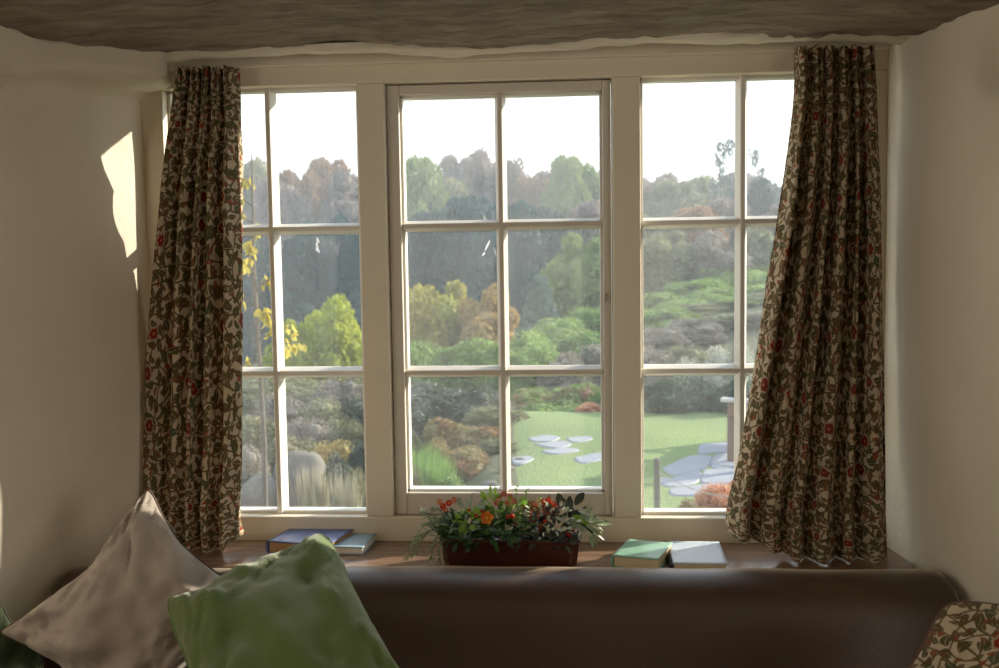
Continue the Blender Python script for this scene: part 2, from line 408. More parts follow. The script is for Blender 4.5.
# window joinery: one fixed frame with head, sill rail and mullions
ZB, ZT = 0.769, 1.822
xl0, xl1, xc0, xc1, xr0, xr1 = -0.985, -0.508, -0.441, 0.101, 0.167, 0.705
mb = MB()
fr_y0, fr_y1 = YW, 2.50
for (a, b) in ((-1.06, xl0), (xl1, xc0), (xc1, xr0), (xr1, 0.76)): mb.box(a, b, fr_y0, fr_y1, ZB, ZT)
mb.box(-1.06, 0.76, fr_y0, fr_y1, ZT, 1.868); mb.box(-1.06, 0.76, fr_y0, fr_y1, 0.70, ZB)
tag(mb.build('trim_2', paint, bevel=0.0035, seg=2), kind='structure')
mb = MB(); mb.box(-1.06, 0.76, YW-0.012, YW+0.02, 1.866, 1.98)
tag(mb.build('trim_3', paint, bevel=0.004), kind='structure')
mb = MB(); mb.box(-1.05, 0.75, 2.187, YW+0.03, 0.686, 0.709); tag(mb.build('trim_4', sill_m, bevel=0.003), kind='structure')   # sill board

def scaleY(p, Y):      # a point seen on the frame's front plane, pushed back to depth Y along the sightline
    return p*Y/YW
def bar_v(mb, x, z0, z1, y0, y1, wb=0.027, wf=0.011):
    pts = [(-wb/2, y1), (wb/2, y1), (wb/2, y1-0.012), (wf/2, y0), (-wf/2, y0), (-wb/2, y1-0.012)]
    mb.prism(pts, lambda p, t: (x+p[0], p[1], t), z0, z1)
def bar_h(mb, z, x0, x1, y0, y1, wb=0.027, wf=0.011):
    pts = [(-wb/2, y1), (wb/2, y1), (wb/2, y1-0.012), (wf/2, y0), (-wf/2, y0), (-wb/2, y1-0.012)]
    mb.prism(pts, lambda p, t: (t, p[1], z+p[0]), x0, x1)
def bead_ring(mb, x0, x1, z0, z1, y0, y1, wd=0.008):
    mb.box(x0, x0+wd, y0, y1, z0, z1); mb.box(x1-wd, x1, y0, y1, z0, z1)
    mb.box(x0, x1, y0, y1, z0, z0+wd); mb.box(x0, x1, y0, y1, z1-wd, z1)
def glazed(idx, x0, x1, z0, z1, xm, zm, y0, y1, mat, bead=0.008):
    r = empty('window_%d' % idx); tag(r, kind='structure')
    b = MB(); bead_ring(b, x0, x1, z0, z1, y0+0.006, y1, bead); b.build('glazing_rebate', mat, r, bevel=0.0015)
    b = MB()
    bar_v(b, xm, z0, z1, y0, y1)
    for z in zm: bar_h(b, z, x0, x1, y0+0.001, y1)
    b.build('glazing_bars', mat, r, bevel=0.002, smooth=False)
    g = MB(); g.box(x0, x1, y1-0.008, y1-0.005, z0, z1); g.build('glass', glass, r)
    return r
YG0, YG1 = 2.425, 2.462
k = 2.432/2.40
zmid = [1.4+0.079*k, 1.4-0.273*k]
w1 = glazed(1, xl0, xl1, ZB, ZT, -0.724*k, zmid, YG0, YG1, paint3)
w3 = glazed(3, xr0, xr1, ZB, ZT, 0.404*k, zmid, YG0, YG1, paint3)
# centre opening: hinged casement in its own frame
w2 = empty('window_2'); tag(w2, kind='structure')
cx0, cx1, cz0, cz1 = -0.409, 0.078, 0.825, 1.796
b = MB(); y0, y1 = 2.418, 2.470
b.box(xc0+0.003, cx0, y0, y1, ZB+0.002, ZT-0.003); b.box(cx1, xc1-0.003, y0, y1, ZB+0.002, ZT-0.003)
b.box(cx0, cx1, y0, y1, cz1, ZT-0.003); b.box(cx0, cx1, y0, y1, ZB+0.002, cz0)
b.build('casement_frame', paint2, w2, bevel=0.003)
b = MB(); bead_ring(b, cx0, cx1, cz0, cz1, 2.436, 2.470, 0.006); b.build('glazing_rebate', paint3, w2, bevel=0.001)
b = MB(); bar_v(b, -0.1665, cz0, cz1, 2.424, 2.462); bar_h(b, 1.482, cx0, cx1, 2.425, 2.462); bar_h(b, 1.4-0.277, cx0, cx1, 2.425, 2.462)
b.build('glazing_bars', paint2, w2, bevel=0.002)
b = MB(); b.box(cx0, cx1, 2.454, 2.457, cz0, cz1); b.build('glass', glass, w2)
b = MB(); pz = onY(606, 297, 2.416); b.box(pz.x-0.004, pz.x+0.008, 2.412, 2.419, pz.z-0.010, pz.z+0.010); b.tube([(pz.x+0.008, 2.412, pz.z-0.012), (pz.x+0.008, 2.412, pz.z+0.012)], 0.003)
b.build('hinge', simple('painted_hinge', (0.45, 0.40, 0.33), rough=0.4), w2)
# a stray feather and a smear stuck on the panes
white_m = leafmat('white_down', (0.88, 0.9, 0.92), (0.9, 0.92, 0.95), None, 0.75, 5)
b = MB(); p = onY(317, 237, 2.452)
for i in range(9):
    a = 0.5*math.sin(i*2.1); b.leaf((p.x+0.0015*math.sin(i), 2.4525, p.z-0.004*i*0.9), (0.4*math.sin(i*1.7), 0, -1), (0, -1, 0), 0.012, 0.0035, 0)
tag(b.build('feather', white_m, solid=0.0004), 'small white feather stuck on the glass of the left window', 'feather')
b = MB()
for (u, v, L, dx) in ((490, 240, 0.03, -0.5), (494, 247, 0.022, 0.2), (485, 252, 0.012, -0.7)):
    p = onY(u, v, 2.452); b.leaf((p.x, 2.4525, p.z), (dx, 0, -1), (0, -1, 0), L, 0.005, 0)
tag(b.build('feather', white_m, solid=0.0004), 'faint grey wisp of down stuck on the middle casement glass', 'feather')

# ================================================================== SOFA
sofa = empty('sofa', (-0.18, 1.9, 0.0)); tag(sofa, 'long brown sofa with a rounded back pushed against the window sill', 'sofa')
def loc(o, base): return o
prof = [(1.955, 0.36), (1.965, 0.45), (1.985, 0.55), (2.01, 0.635), (2.035, 0.683), (2.065, 0.710), (2.10, 0.723), (2.135, 0.7235), (2.160, 0.717), (2.178, 0.700), (2.183, 0.66), (2.183, 0.36)]
def catmull(pts, m=4, closed=False):
    out = []; n = len(pts)
    for i in range(n-1):
        p0, p1, p2, p3 = [Vector(pts[max(0, min(n-1, k))]) for k in (i-1, i, i+1, i+2)]
        for j in range(m):
            t = j/m; out.append(0.5*((2*p1)+(-p0+p2)*t+(2*p0-5*p1+4*p2-p3)*t*t+(-p0+3*p1-3*p2+p3)*t**3))
    out.append(Vector(pts[-1])); return out
pp = catmull([(a, b, 0) for a, b in prof], 4)
mb = MB(); XA, XB = -1.150, 0.792; NX = 110; cxm = 2.08; czm = 0.60
cols = []
for i in range(NX+1):
    X = XA+(XB-XA)*i/NX; e_ = min(X-XA, XB-X)
    r_ = 0.035; kk = 1.0 if e_ > r_ else math.sqrt(max(0.0, 1-(1-e_/r_)**2))
    kk = 0.55+0.45*kk
    for q in pp:
        y_ = cxm+(q.x-cxm)*kk; z_ = q.y if q.y < 0.5 else 0.5+(q.y-0.5)*(0.86+0.14*((kk-0.55)/0.45))
        z_ += 0.0035*nz(X, q.x, 0, 5)*(q.y > 0.6); y_ += 0.003*nz(X, q.y, 4, 6)
        z_ += (0.004-0.012*sm(-0.3, -1.1, X))*sm(0.6, 0.7, q.y)
        z_ += 0.010*math.exp(-((X+1.08)/0.06)**2)*(q.y > 0.6)
        mb.v.append((X+0.18, y_-1.9, z_))
n = len(pp)
for i in range(NX):
    for j in range(n-1): mb.f.append((i*n+j, (i+1)*n+j, (i+1)*n+j+1, i*n+j+1))
mb.f.append(tuple(range(n))); mb.f.append(tuple(range(NX*n+n-1, NX*n-1, -1)))
mb.build('backrest', leather, sofa, smooth=True)
def pillowbox(mb, x0, x1, y0, y1, z0, z1, pf=0.03):
    nu = 18
    for side in (1, -1):
        b = len(mb.v)
        for i in range(nu+1):
            for j in range(nu+1):
                u = -1+2*i/nu; v = -1+2*j/nu; h = ((1-abs(u)**6)*(1-abs(v)**6))**0.5
                zc = (z0+z1)/2; mb.v.append(((x0+x1)/2+u*(x1-x0)/2, (y0+y1)/2+v*(y1-y0)/2, zc+side*((z1-z0)/2)*h))
        for i in range(nu):
            for j in range(nu):
                q = (b+i*(nu+1)+j, b+(i+1)*(nu+1)+j, b+(i+1)*(nu+1)+j+1, b+i*(nu+1)+j+1); mb.f.append(q if side > 0 else q[::-1])
for (a, b_) in ((-1.14, -0.50), (-0.495, 0.135), (0.14, 0.78)):
    mb = MB(); pillowbox(mb, a+0.18, b_+0.18, 1.38-1.9, 1.965-1.9, 0.27, 0.40); mb.build('seat_cushion', leather, sofa, smooth=True)
mb = MB(); mb.box(-1.15+0.18, 0.79+0.18, 1.40-1.9, 2.18-1.9, 0.06, 0.28); mb.build('base', leather, sofa, bevel=0.015)
for x in (-1.1, 0.74):
    for y in (1.45, 2.12):
        mb = MB(); mb.tube([(x+0.18, y-1.9, 0.0), (x+0.18, y-1.9, 0.07)], [0.018, 0.024], 12); mb.build('leg', bark, sofa)

# ================================================================== CUSHIONS
def cushion(name, c3, mat, pipe_mat, thick, seed, label, cat='cushion', pinch=0.10, uv=False, wr=0.010, concave=0.07, piper=0.003):
    T, L, R = [Vector(p) for p in c3]          # top corner, and the two beside it; the fourth closes the square
    B = L+R-T; ctr = (L+R)/2; ux = (R-T)/2; uy = (L-T)/2
    nrm = ux.cross(uy).normalized()
    if nrm.y > 0: nrm = -nrm                   # towards the room
    N = 56; mb = MB(); rnd = random.Random(seed); uvs = []
    def outline(u, v):
        # corners keep their reach, sides pull in
        pu = 1-concave*(1-v*v)**1.0; pv = 1-concave*(1-u*u)**1.0
        k_ = 1-0.10*(abs(u)*abs(v))**5
        return u*pu*k_, v*pv*k_
    def pos(u, v, side):
        a, b = outline(u, v)
        h = ((1-u*u)*(1-v*v)); h = max(0, h)**0.46
        cr = 1-0.25*(abs(u)*abs(v))**2
        n1 = nz(u*1.3+seed, v*1.3, side, 1.6)*0.5+nz(u+seed*3, v, side*2, 4.2)*0.22+0.16*(1-abs(nz(u*0.7+v*0.7, (v-u)*1.6, side+seed, 4.0))*4)*sm(0.2, 0.8, math.hypot(u, v))
        ang = math.atan2(v, u); rr = math.hypot(u, v)
        crease = math.sin(ang*9+seed+2*nz(u, v, seed, 2))*sm(0.45, 1.0, rr)*0.30*(1-max(abs(u), abs(v))**8)
        hh = thick*h*cr + (wr*(n1*1.6+crease))*sm(0, 0.35, h)
        edge = 0.020*nz(u*2+seed, v*2, 9, 1.5)
        sg = 1.0 if side > 0 else 0.8
        return ux*a+uy*b+nrm*(side*hh*sg+edge) - Vector((0, 0, 0.012*(1-v*v)*(1-u*u)))
    for side in (1, -1):
        b0 = len(mb.v)
        for i in range(N+1):
            for j in range(N+1):
                u = math.sin((-1+2*i/N)*PI/2); v = math.sin((-1+2*j/N)*PI/2)
                mb.v.append(tuple(pos(u, v, side))); uvs.append(((u+1)*ux.length+seed, (v+1)*uy.length))
        for i in range(N):
            for j in range(N):
                q = (b0+i*(N+1)+j, b0+(i+1)*(N+1)+j, b0+(i+1)*(N+1)+j+1, b0+i*(N+1)+j+1); mb.f.append(q if side < 0 else q[::-1])
    if uv: mb.uv = uvs
    # welded so the two faces close into one body
    r = empty(name, ctr); tag(r, label, cat)
    o = mb.build('cushion_cover', mat, r, smooth=True)
    wm = o.modifiers.new('weld', 'WELD'); wm.merge_threshold = 0.0004
    pts = []
    K = 40
    for (f) in range(4):
        for i in range(K):
            t = -1+2*i/K; t = math.sin(t*PI/2)
            u, v = [(t, -1), (1, t), (-t, 1), (-1, -t)][f]
            pts.append(pos(u, v, 1)*1.0)
    pts.append(pts[0]); pb = MB(); pb.tube(pts, piper, 6, cap=False); pb.build('piping', pipe_mat, r, smooth=True)
    return r
cushion('cushion', (onY(147, 476, 1.98), onY(-12, 634, 1.85), onY(282, 600, 1.93)), cream_c, piping_brown, 0.085, 3,
        'oatmeal linen cushion with dark piping standing on its corner by the left wall', wr=0.028, concave=0.25)
cushion('cushion', (onY(332, 527, 1.975), onY(158, 597, 1.76), onY(428, 708, 1.54)), green_c, piping_green, 0.085, 5,
        'moss green wool cushion leaning on the sofa back', wr=0.017, concave=0.13)
cushion('cushion', (onY(-14, 586, 1.95), onY(-66, 680, 1.87), onY(48, 664, 1.90)), dgreen_c, piping_dark, 0.04, 8,
        'dark green cushion at the far left end of the sofa, mostly out of view', concave=0.05)
cushion('cushion', (onY(946, 597, 1.66), onY(872, 735, 1.58), onY(1108, 618, 1.62)), floral2, piping_red, 0.045, 11,
        'floral cushion with red flowers and leaves at the right end of the sofa', uv=True, concave=0.03, wr=0.006)

# ================================================================== CURTAINS
def curtain(rows, folds, seed, label, Wc, hem_fn, flip=False, crest=None):
    """rows: (pixel row, left px, right px, depth Y) measured down the curtain"""
    NV, NU = 110, 260; mb = MB(); uvs = []
    # world left/right edges per row
    ed = [(onY(q_[1], q_[0], q_[4] if len(q_) > 4 else q_[3]), onY(q_[2], q_[0], q_[3])) for q_ in rows]
    rn = random.Random(seed)
    cent = [(i+0.5+rn.uniform(-0.22, 0.22))/folds for i in range(folds)]
    wids = [rn.uniform(0.4, 1.8) for _ in range(folds)]
    tot = sum(wids); acc = [0]
    for w_ in wids: acc.append(acc[-1]+w_/tot)
    amps = [rn.uniform(0.45, 1.25) for _ in range(folds)]
    def ph(s):
        for i in range(folds):
            if s <= acc[i+1] or i == folds-1:
                q = (s-acc[i])/(acc[i+1]-acc[i]); return i+q, amps[i]
    for j in range(NV+1):
        t = j/NV; f = t*(len(rows)-1); i0 = min(int(f), len(rows)-2); g = f-i0
        def hermite(vals):
            n_ = len(vals); a, b, c, d = [vals[max(0, min(n_-1, k_))] for k_ in (i0-1, i0, i0+1, i0+2)]
            return 0.5*((2*b)+(-a+c)*g+(2*a-5*b+4*c-d)*g*g+(-a+3*b-3*c+d)*g**3)
        A = hermite([e_[0] for e_ in ed]); B = hermite([e_[1] for e_ in ed])
        head = 1-sm(0.06, 0.17, t)
        amp = 0.041*(0.36+0.64*sm(0.03, 0.35, t))
        wdt = (B-A).length
        for i in range(NU+1):
            s = i/NU
            p_, am = ph(s)
            drift = 0.12*nz(p_*0.7, t*2.2, seed, 1.0)*sm(0.1, 0.6, t)
            a = 2*PI*(p_+drift)
            cr_ = 2*abs(math.sin(PI*(p_+drift)))**0.55-1
            yy = -cr_*amp*am
            yy += -0.009*math.cos(a*2+1.0+seed)*(0.25+0.75*head) + 0.006*nz(s*9, t*5, seed, 1.3)
            # omega-shaped folds: the cloth slides sideways under its crests
            xx = math.sin(a*1.0)*wdt/folds*0.10*(1-head*0.6) + math.sin(a*2+.6)*wdt/folds*0.06
            yy += head*(0.004*math.cos(2*PI*p_*3))
            P = A.lerp(B, s); P = Vector((P.x+xx*sm(0, 0.04, s)*sm(1, 0.96, s), P.y+yy, P.z))
            if t > 0.9:
                P.z += hem_fn(s)*((t-0.9)/0.1)
            P.y = min(P.y, 2.384); P.z = max(P.z, 0.7125)
            mb.v.append(tuple(P)); uvs.append((s*Wc, (1-t)*1.13))
    n = NU+1
    for j in range(NV):
        for i in range(NU): mb.f.append((j*n+i, j*n+i+1, (j+1)*n+i+1, (j+1)*n+i))
    jr = int(NV*0.6)*(NU+1); arc = [0.0]
    for i in range(NU): arc.append(arc[-1]+math.dist(mb.v[jr+i], mb.v[jr+i+1]))
    uvs = [(arc[k_ % (NU+1)], uvs[k_][1]) for k_ in range(len(uvs))]
    mb.uv = uvs
    r = empty('curtain', (ed[-1][0]+ed[-1][1])/2*1.0); r.location = (r.location.x, r.location.y, 0.712)
    off = Vector(r.location); mb.v = [tuple(Vector(p)-off) for p in mb.v]
    tag(r, label, 'curtain', 'floral curtains')
    o = mb.build('drape', floral, r, smooth=True, solid=0.0016)
    # gathered heading band sewn at the top
    hb = MB(); A, B = ed[0]; pts = []
    hu = []
    for j in range(9):
        for i in range(NU+1):
            s = i/NU; p_, am = ph(s); a = 2*PI*p_
            yy = -(2*abs(math.sin(PI*p_))**0.55-1)*0.034*0.40*am-0.009*math.cos(a*2+1.0+seed) + 0.004*math.cos(2*PI*p_*3)-0.0045
            P = A.lerp(B, s); xx = math.sin(a)*(B-A).length/folds*0.04+math.sin(a*2+.6)*(B-A).length/folds*0.06
            hb.v.append(tuple(Vector((P.x+xx, min(P.y+yy, 2.38), P.z+0.010-j*0.0045+0.003*math.sin(p_*9)))-off)); hu.append((arc[i], 1.2-j*0.0045))
    for j in range(8):
        for i in range(NU): hb.f.append((j*n+i, j*n+i+1, (j+1)*n+i+1, (j+1)*n+i))
    hb.uv = hu; hb.build('heading', floral, r, smooth=True, solid=0.0016)
    return r
rowsL = [(72, 176, 236, 2.345), (110, 170, 237, 2.335), (160, 163, 238.5, 2.33), (220, 156, 240, 2.33, 2.335), (300, 149, 242, 2.325, 2.36), (380, 144, 242, 2.32, 2.375), (460, 142, 241, 2.315, 2.375), (515, 143, 237, 2.31, 2.36), (551, 145, 239, 2.305, 2.34)]
curtain(rowsL, 5, 2, 'floral curtain hanging at the left side of the window, above the oatmeal cushion', 0.74, lambda s: 0.030*sm(0.8, 1.0, s))
rowsR = [(52, 795, 874, 2.345), (100, 795, 878, 2.335), (160, 788, 881, 2.33), (230, 778, 883, 2.325), (310, 765, 885, 2.32), (390, 752, 886, 2.31), (460, 740, 887, 2.30), (515, 729, 888, 2.285), (560, 730, 889, 2.265)]
curtain(rowsR, 6, 6, 'floral curtain flaring out over the sill at the right side of the window', 0.86, lambda s: 0.055*(1-sm(0.0, 0.5, s)))

# ================================================================== BOOKS
ZS = 0.7095
def book(fl, fr, bl, thick, cover, pages, label, splay=0.0, edge=None, spine_left=True, h_over=0.003, name='book'):
    """fl/fr/bl: pixels of the top board's front-left, front-right and back-left corners"""
    zt = ZS+thick
    FL, FR, BL = onZ(*fl, zt), onZ(*fr, zt), onZ(*bl, zt)
    ax = (FR-FL); W = ax.length; ax.normalize(); ay = (BL-FL); D = ay.length; ang = math.atan2(ax.y, ax.x)
    ay2 = Vector((-ax.y, ax.x, 0)); D = ay.dot(ay2)
    r = empty(name, (FL.x, FL.y, ZS), ang); tag(r, label, 'book', 'books on the window sill')
    ct = 0.0022; ov = 0.003
    b = MB(); x0, x1 = (0.004, W-ov) if spine_left else (ov, W-0.004)
    # page block with fine leaves: slightly concave fore edge
    b.box(x0, x1, ov, D-ov, ct, thick-ct); b.build('page_block', pages, r, bevel=0.001)
    b = MB(); b.box(0, W, 0, D, 0, ct); b.build('back_cover', cover, r, bevel=0.0008)
    b = MB()
    nn = 14
    for i in range(nn+1):
        for j in range(nn+1):
            u = i/nn; v = j/nn; z = thick-ct+splay*(u if spine_left else 1-u)**2*(0.6+0.6*v)+splay*0.25*math.sin(v*5)*u
            b.v.append((W*u, D*v, z))
    for i in range(nn):
        for j in range(nn): b.f.append((i*(nn+1)+j, (i+1)*(nn+1)+j, (i+1)*(nn+1)+j+1, i*(nn+1)+j+1))
    o = b.build('front_cover', edge or cover, r, smooth=True); m = o.modifiers.new('s', 'SOLIDIFY'); m.thickness = ct; m.offset = 1
    b = MB(); sx = 0 if spine_left else W
    pts = [(sx+(-1 if spine_left else 1)*0.004*math.sin(PI*t/8), thick*t/8) for t in range(9)]+[(sx+(0.002 if spine_left else -0.002), thick), (sx+(0.002 if spine_left else -0.002), 0)]
    b.prism(pts, lambda p, t: (p[0], t, p[1]), 0, D); b.build('spine', cover, r)
    return r
def pagemat(name, c, c2):
    t = NT(name); co = t.coord(); mp = t.new('ShaderNodeMapping'); mp.inputs['Scale'].default_value = (1, 1, 900); t.put(mp.inputs[0], co)
    t.base(t.mix(t.noise(2.0, 2, mp.outputs[0]), c, c2)); t.set(Roughness=0.8); return t.m
gilt = pagemat('browned_page_edges', (0.36, 0.20, 0.09), (0.55, 0.34, 0.16)); pale = pagemat('cream_page_edges', (0.60, 0.48, 0.28), (0.74, 0.62, 0.40))
whitep = pagemat('white_page_edges', (0.72, 0.68, 0.60), (0.84, 0.80, 0.72))
def cover_mat(name, c, c2, rough=0.35):
    t = NT(name); co = t.coord(); t.base(t.mix(t.math('MULTIPLY', t.math('SUBTRACT', t.noise(28, 6, co, 0.7), 0.5), 4, clamp=True), c, c2)); t.set(Roughness=rough); t.b.inputs['Specular IOR Level'].default_value = 0.8; t.bump(t.noise(300, 2, co), 0.1, 0.001); return t.m
book((267, 541), (327, 545.5), (292, 522), 0.029, cover_mat('worn_blue_cloth', (0.07, 0.11, 0.30), (0.14, 0.19, 0.40), 0.4), gilt, 'thick blue clothbound book with browned page edges on the left of the sill')
book((323, 546.5), (363, 547.6), (336, 532), 0.018, cover_mat('pale_blue_board', (0.28, 0.42, 0.52), (0.38, 0.50, 0.58), 0.4), whitep, 'thin pale blue book lying beside the thick blue book')
book((612, 555), (658, 560), (634, 539.5), 0.028, cover_mat('sea_green_board', (0.24, 0.46, 0.33), (0.34, 0.56, 0.42), 0.4), pale, 'sea green book with cream page edges next to the planted trough', splay=0.002)
bwhite = cover_mat('pale_sky_board', (0.52, 0.60, 0.70), (0.66, 0.72, 0.78), 0.4)
bd = book((672, 563), (728, 564), (679, 541), 0.020, cover_mat('dark_blue_binding', (0.03, 0.035, 0.06), (0.06, 0.06, 0.09)), pale, 'pale book with a worn dark-blue edge, nearest to the right curtain', edge=bwhite)

# ================================================================== PLANTED TROUGH
TX0, TX1, TY0, TY1, TZ = -0.302, 0.018, 2.192, 2.285, 0.062
tr = empty('flower_trough', ((TX0+TX1)/2, (TY0+TY1)/2, 0.7093), math.radians(-3)); tag(tr, 'dark red-brown trough packed with mixed leaves, berries and flowers on the sill', 'planter')
hx = (TX1-TX0)/2; hy = (TY1-TY0)/2
def octa(hx, hy, c, z): return [(-hx+c, -hy, z), (hx-c, -hy, z), (hx, -hy+c, z), (hx, hy-c, z), (hx-c, hy, z), (-hx+c, hy, z), (-hx, hy-c, z), (-hx, -hy+c, z)]
b = MB(); rings = [octa(hx-0.012, hy-0.008, 0.014, 0.0), octa(hx-0.008, hy-0.005, 0.014, 0.010), octa(hx-0.002, hy-0.001, 0.015, TZ-0.008), octa(hx, hy, 0.015, TZ-0.006), octa(hx, hy, 0.015, TZ), octa(hx-0.006, hy-0.006, 0.012, TZ), octa(hx-0.010, hy-0.010, 0.012, TZ-0.02)]
for rg in rings: b.v += rg
for k_ in range(len(rings)-1):
    for i in range(8): b.f.append((k_*8+i, k_*8+(i+1) % 8, k_*8+8+(i+1) % 8, k_*8+8+i))
b.f.append(tuple(range(7, -1, -1))); b.build('trough', simple('oxblood_glaze', (0.045, 0.012, 0.008), (0.075, 0.022, 0.013), 14, 0.3, 0.1, 30), tr, bevel=0.0012)
b = MB(); b.v += octa(hx-0.009, hy-0.009, 0.012, TZ-0.014); b.f.append(tuple(range(8))); b.v += octa(hx-0.009, hy-0.009, 0.012, TZ-0.03); b.f.append(tuple(range(15, 7, -1)))
b.f += [(i, (i+1) % 8, 8+(i+1) % 8, 8+i) for i in range(8)]; b.build('compost', simple('compost', (0.03, 0.02, 0.015), rough=1), tr)
rg = random.Random(4)
def pl(u, v, Y=2.235):         # a pixel on the planting turned into the trough's own space
    p = onY(u, v, Y); o = Vector(tr.location); a = math.radians(3); d = p-o
    return Vector((d.x*math.cos(a)-d.y*math.sin(a), d.x*math.sin(a)+d.y*math.cos(a), d.z))
lm = dict(
    deep=leafmat('deep_leaf', (0.02, 0.06, 0.015), (0.05, 0.12, 0.03), None, 0.25, 30, 0.4, 0.5),
    lime=leafmat('lime_leaf', (0.22, 0.42, 0.05), (0.34, 0.52, 0.09), None, 0.45, 30, 0.45),
    grn2=leafmat('fresh_leaf', (0.07, 0.16, 0.03), (0.14, 0.26, 0.06), None, 0.35, 30, 0.4),
    sage=leafmat('sage_leaf', (0.24, 0.30, 0.22), (0.34, 0.40, 0.30), None, 0.25, 30, 0.7),
    rose=leafmat('rosemary_leaf', (0.13, 0.20, 0.12), (0.28, 0.34, 0.25), None, 0.15, 60, 0.5),
    pale=leafmat('pale_frond', (0.20, 0.28, 0.14), (0.34, 0.40, 0.24), None, 0.3, 30, 0.5),
    rust=leafmat('rust_leaf', (0.14, 0.035, 0.02), (0.26, 0.09, 0.04), None, 0.35, 30, 0.5),
    cream=leafmat('variegated_leaf', (0.20, 0.28, 0.14), (0.60, 0.62, 0.50), None, 0.25, 45, 0.35, 0.6),
    red=leafmat('red_petal', (0.42, 0.02, 0.012), (0.58, 0.05, 0.02), None, 0.35, 30, 0.5),
    pink=leafmat('coral_petal', (0.55, 0.16, 0.12), (0.66, 0.28, 0.2), None, 0.35, 30, 0.5),
    orange=leafmat('orange_petal', (0.65, 0.10, 0.02), (0.80, 0.30, 0.03), None, 0.35, 60, 0.5),
    yellow=leafmat('yellow_petal', (0.85, 0.50, 0.04), (0.9, 0.6, 0.1), None, 0.3, 30, 0.5),
    dark=leafmat('bronze_leaf', (0.025, 0.035, 0.03), (0.06, 0.075, 0.05), None, 0.15, 30, 0.3, 0.6))
def rv(s=1): return Vector((rg.uniform(-s, s), rg.uniform(-s, s), rg.uniform(-s, s)))
def cluster(name, key, u, v, ru, rv_, n, L, W, Y=2.235, label=None, up=0.5, bend=0.6):
    b = MB()
    for _ in range(n):
        a = rg.uniform(0, 2*PI); q = math.sqrt(rg.random())
        p = pl(u+ru*q*math.cos(a), v+rv_*q*math.sin(a), Y+rg.uniform(-0.03, 0.03))
        d = Vector((math.cos(a)*0.8, rg.uniform(-0.9, 0.5), -math.sin(a)*0.7+up))+rv(0.3)
        b.leaf(p, d, Vector((0, -0.6, 1))+rv(0.5), L*rg.uniform(0.7, 1.2), W*rg.uniform(0.7, 1.2), bend, 0.25)
    o = b.build(name, lm[key], tr, smooth=True)
    if label: o['label'] = label
    return o
def sprig(name, key, pts, n, L, W, stemr=0.0009, label=None, whorl=3, droop=0.2, tilt=0.6):
    b = MB(); P = catmull([tuple(p) for p in pts], 8); b.tube(P, stemr, 5)
    for i in range(n):
        t = (i+0.5)/n*(len(P)-1); k_ = min(int(t), len(P)-2); p = P[k_].lerp(P[k_+1], t-k_); d = (P[k_+1]-P[k_]).normalized()
        s1 = d.orthogonal().normalized(); s2 = d.cross(s1)
        for w_ in range(whorl):
            a = 2*PI*w_/whorl+i*1.1; o_ = s1*math.cos(a)+s2*math.sin(a)
            b.leaf(p, o_+d*tilt, d, L*rg.uniform(0.75, 1.15), W, droop, 0.1, 3)
    o = b.build(name, lm[key], tr, smooth=True)
    if label: o['label'] = label
    return o
# leafy mass over the rim
cluster('leaf_cluster', 'deep', 465, 528, 22, 10, 70, 0.030, 0.016)
cluster('leaf_cluster', 'deep', 505, 531, 28, 9, 80, 0.030, 0.018)
cluster('leaf_cluster', 'dark', 555, 526, 28, 14, 95, 0.030, 0.016)
cluster('leaf_cluster', 'deep', 480, 540, 34, 6, 60, 0.024, 0.013, 2.20, bend=1.0)
cluster('leaf_cluster', 'dark', 540, 542, 32, 6, 50, 0.022, 0.012, 2.20, bend=1.0)
cluster('leaf_cluster', 'sage', 462, 524, 18, 10, 40, 0.016, 0.006, 2.215, 'grey-green leaves')
cluster('leaf_cluster', 'rose', 447, 530, 14, 14, 60, 0.022, 0.004, 2.22, 'grey-green leaves')
cluster('leaf_cluster', 'grn2', 505, 520, 26, 14, 70, 0.018, 0.010, 2.225)
cluster('leaf_cluster', 'cream', 548, 520, 30, 16, 40, 0.016, 0.009, 2.21, 'pale-edged leaves')
cluster('leaf_cluster', 'pale', 585, 525, 14, 10, 26, 0.032, 0.011, 2.225, 'pale pointed leaves', 0.0, 0.4)
cluster('leaf_cluster', 'lime', 468, 520, 12, 12, 26, 0.018, 0.013, 2.215, 'bright lime green leaves')
cluster('leaf_cluster', 'lime', 492, 500, 8, 8, 24, 0.020, 0.007, 2.23, 'bright lime green leaves', 1.2, 0.2)
cluster('leaf_cluster', 'lime', 515, 512, 18, 10, 34, 0.016, 0.009, 2.235, 'bright lime green leaves')
cluster('leaf_cluster', 'rust', 533, 518, 17, 12, 60, 0.014, 0.010, 2.225, 'red-brown leaves')
cluster('leaf_cluster', 'rust', 548, 508, 10, 8, 26, 0.014, 0.010, 2.24, 'red-brown leaves')
for (u, v, d, L, W) in ((472, 512, (-0.5, 0, 1), 0.034, 0.012), (479, 513, (0.35, -0.2, 1), 0.036, 0.020), (465, 508, (-0.8, 0, 0.7), 0.028, 0.010), (470, 506, (0.2, 0, 1), 0.03, 0.006), (462, 503, (-0.6, 0.1, 0.7), 0.016, 0.011)):
    b = MB(); b.leaf(pl(u, v, 2.225), d, (0.2, -1, 0.3), L, W, 0.2, 0.2, 7); b.build('sage_leaf', lm['sage'], tr, smooth=True)
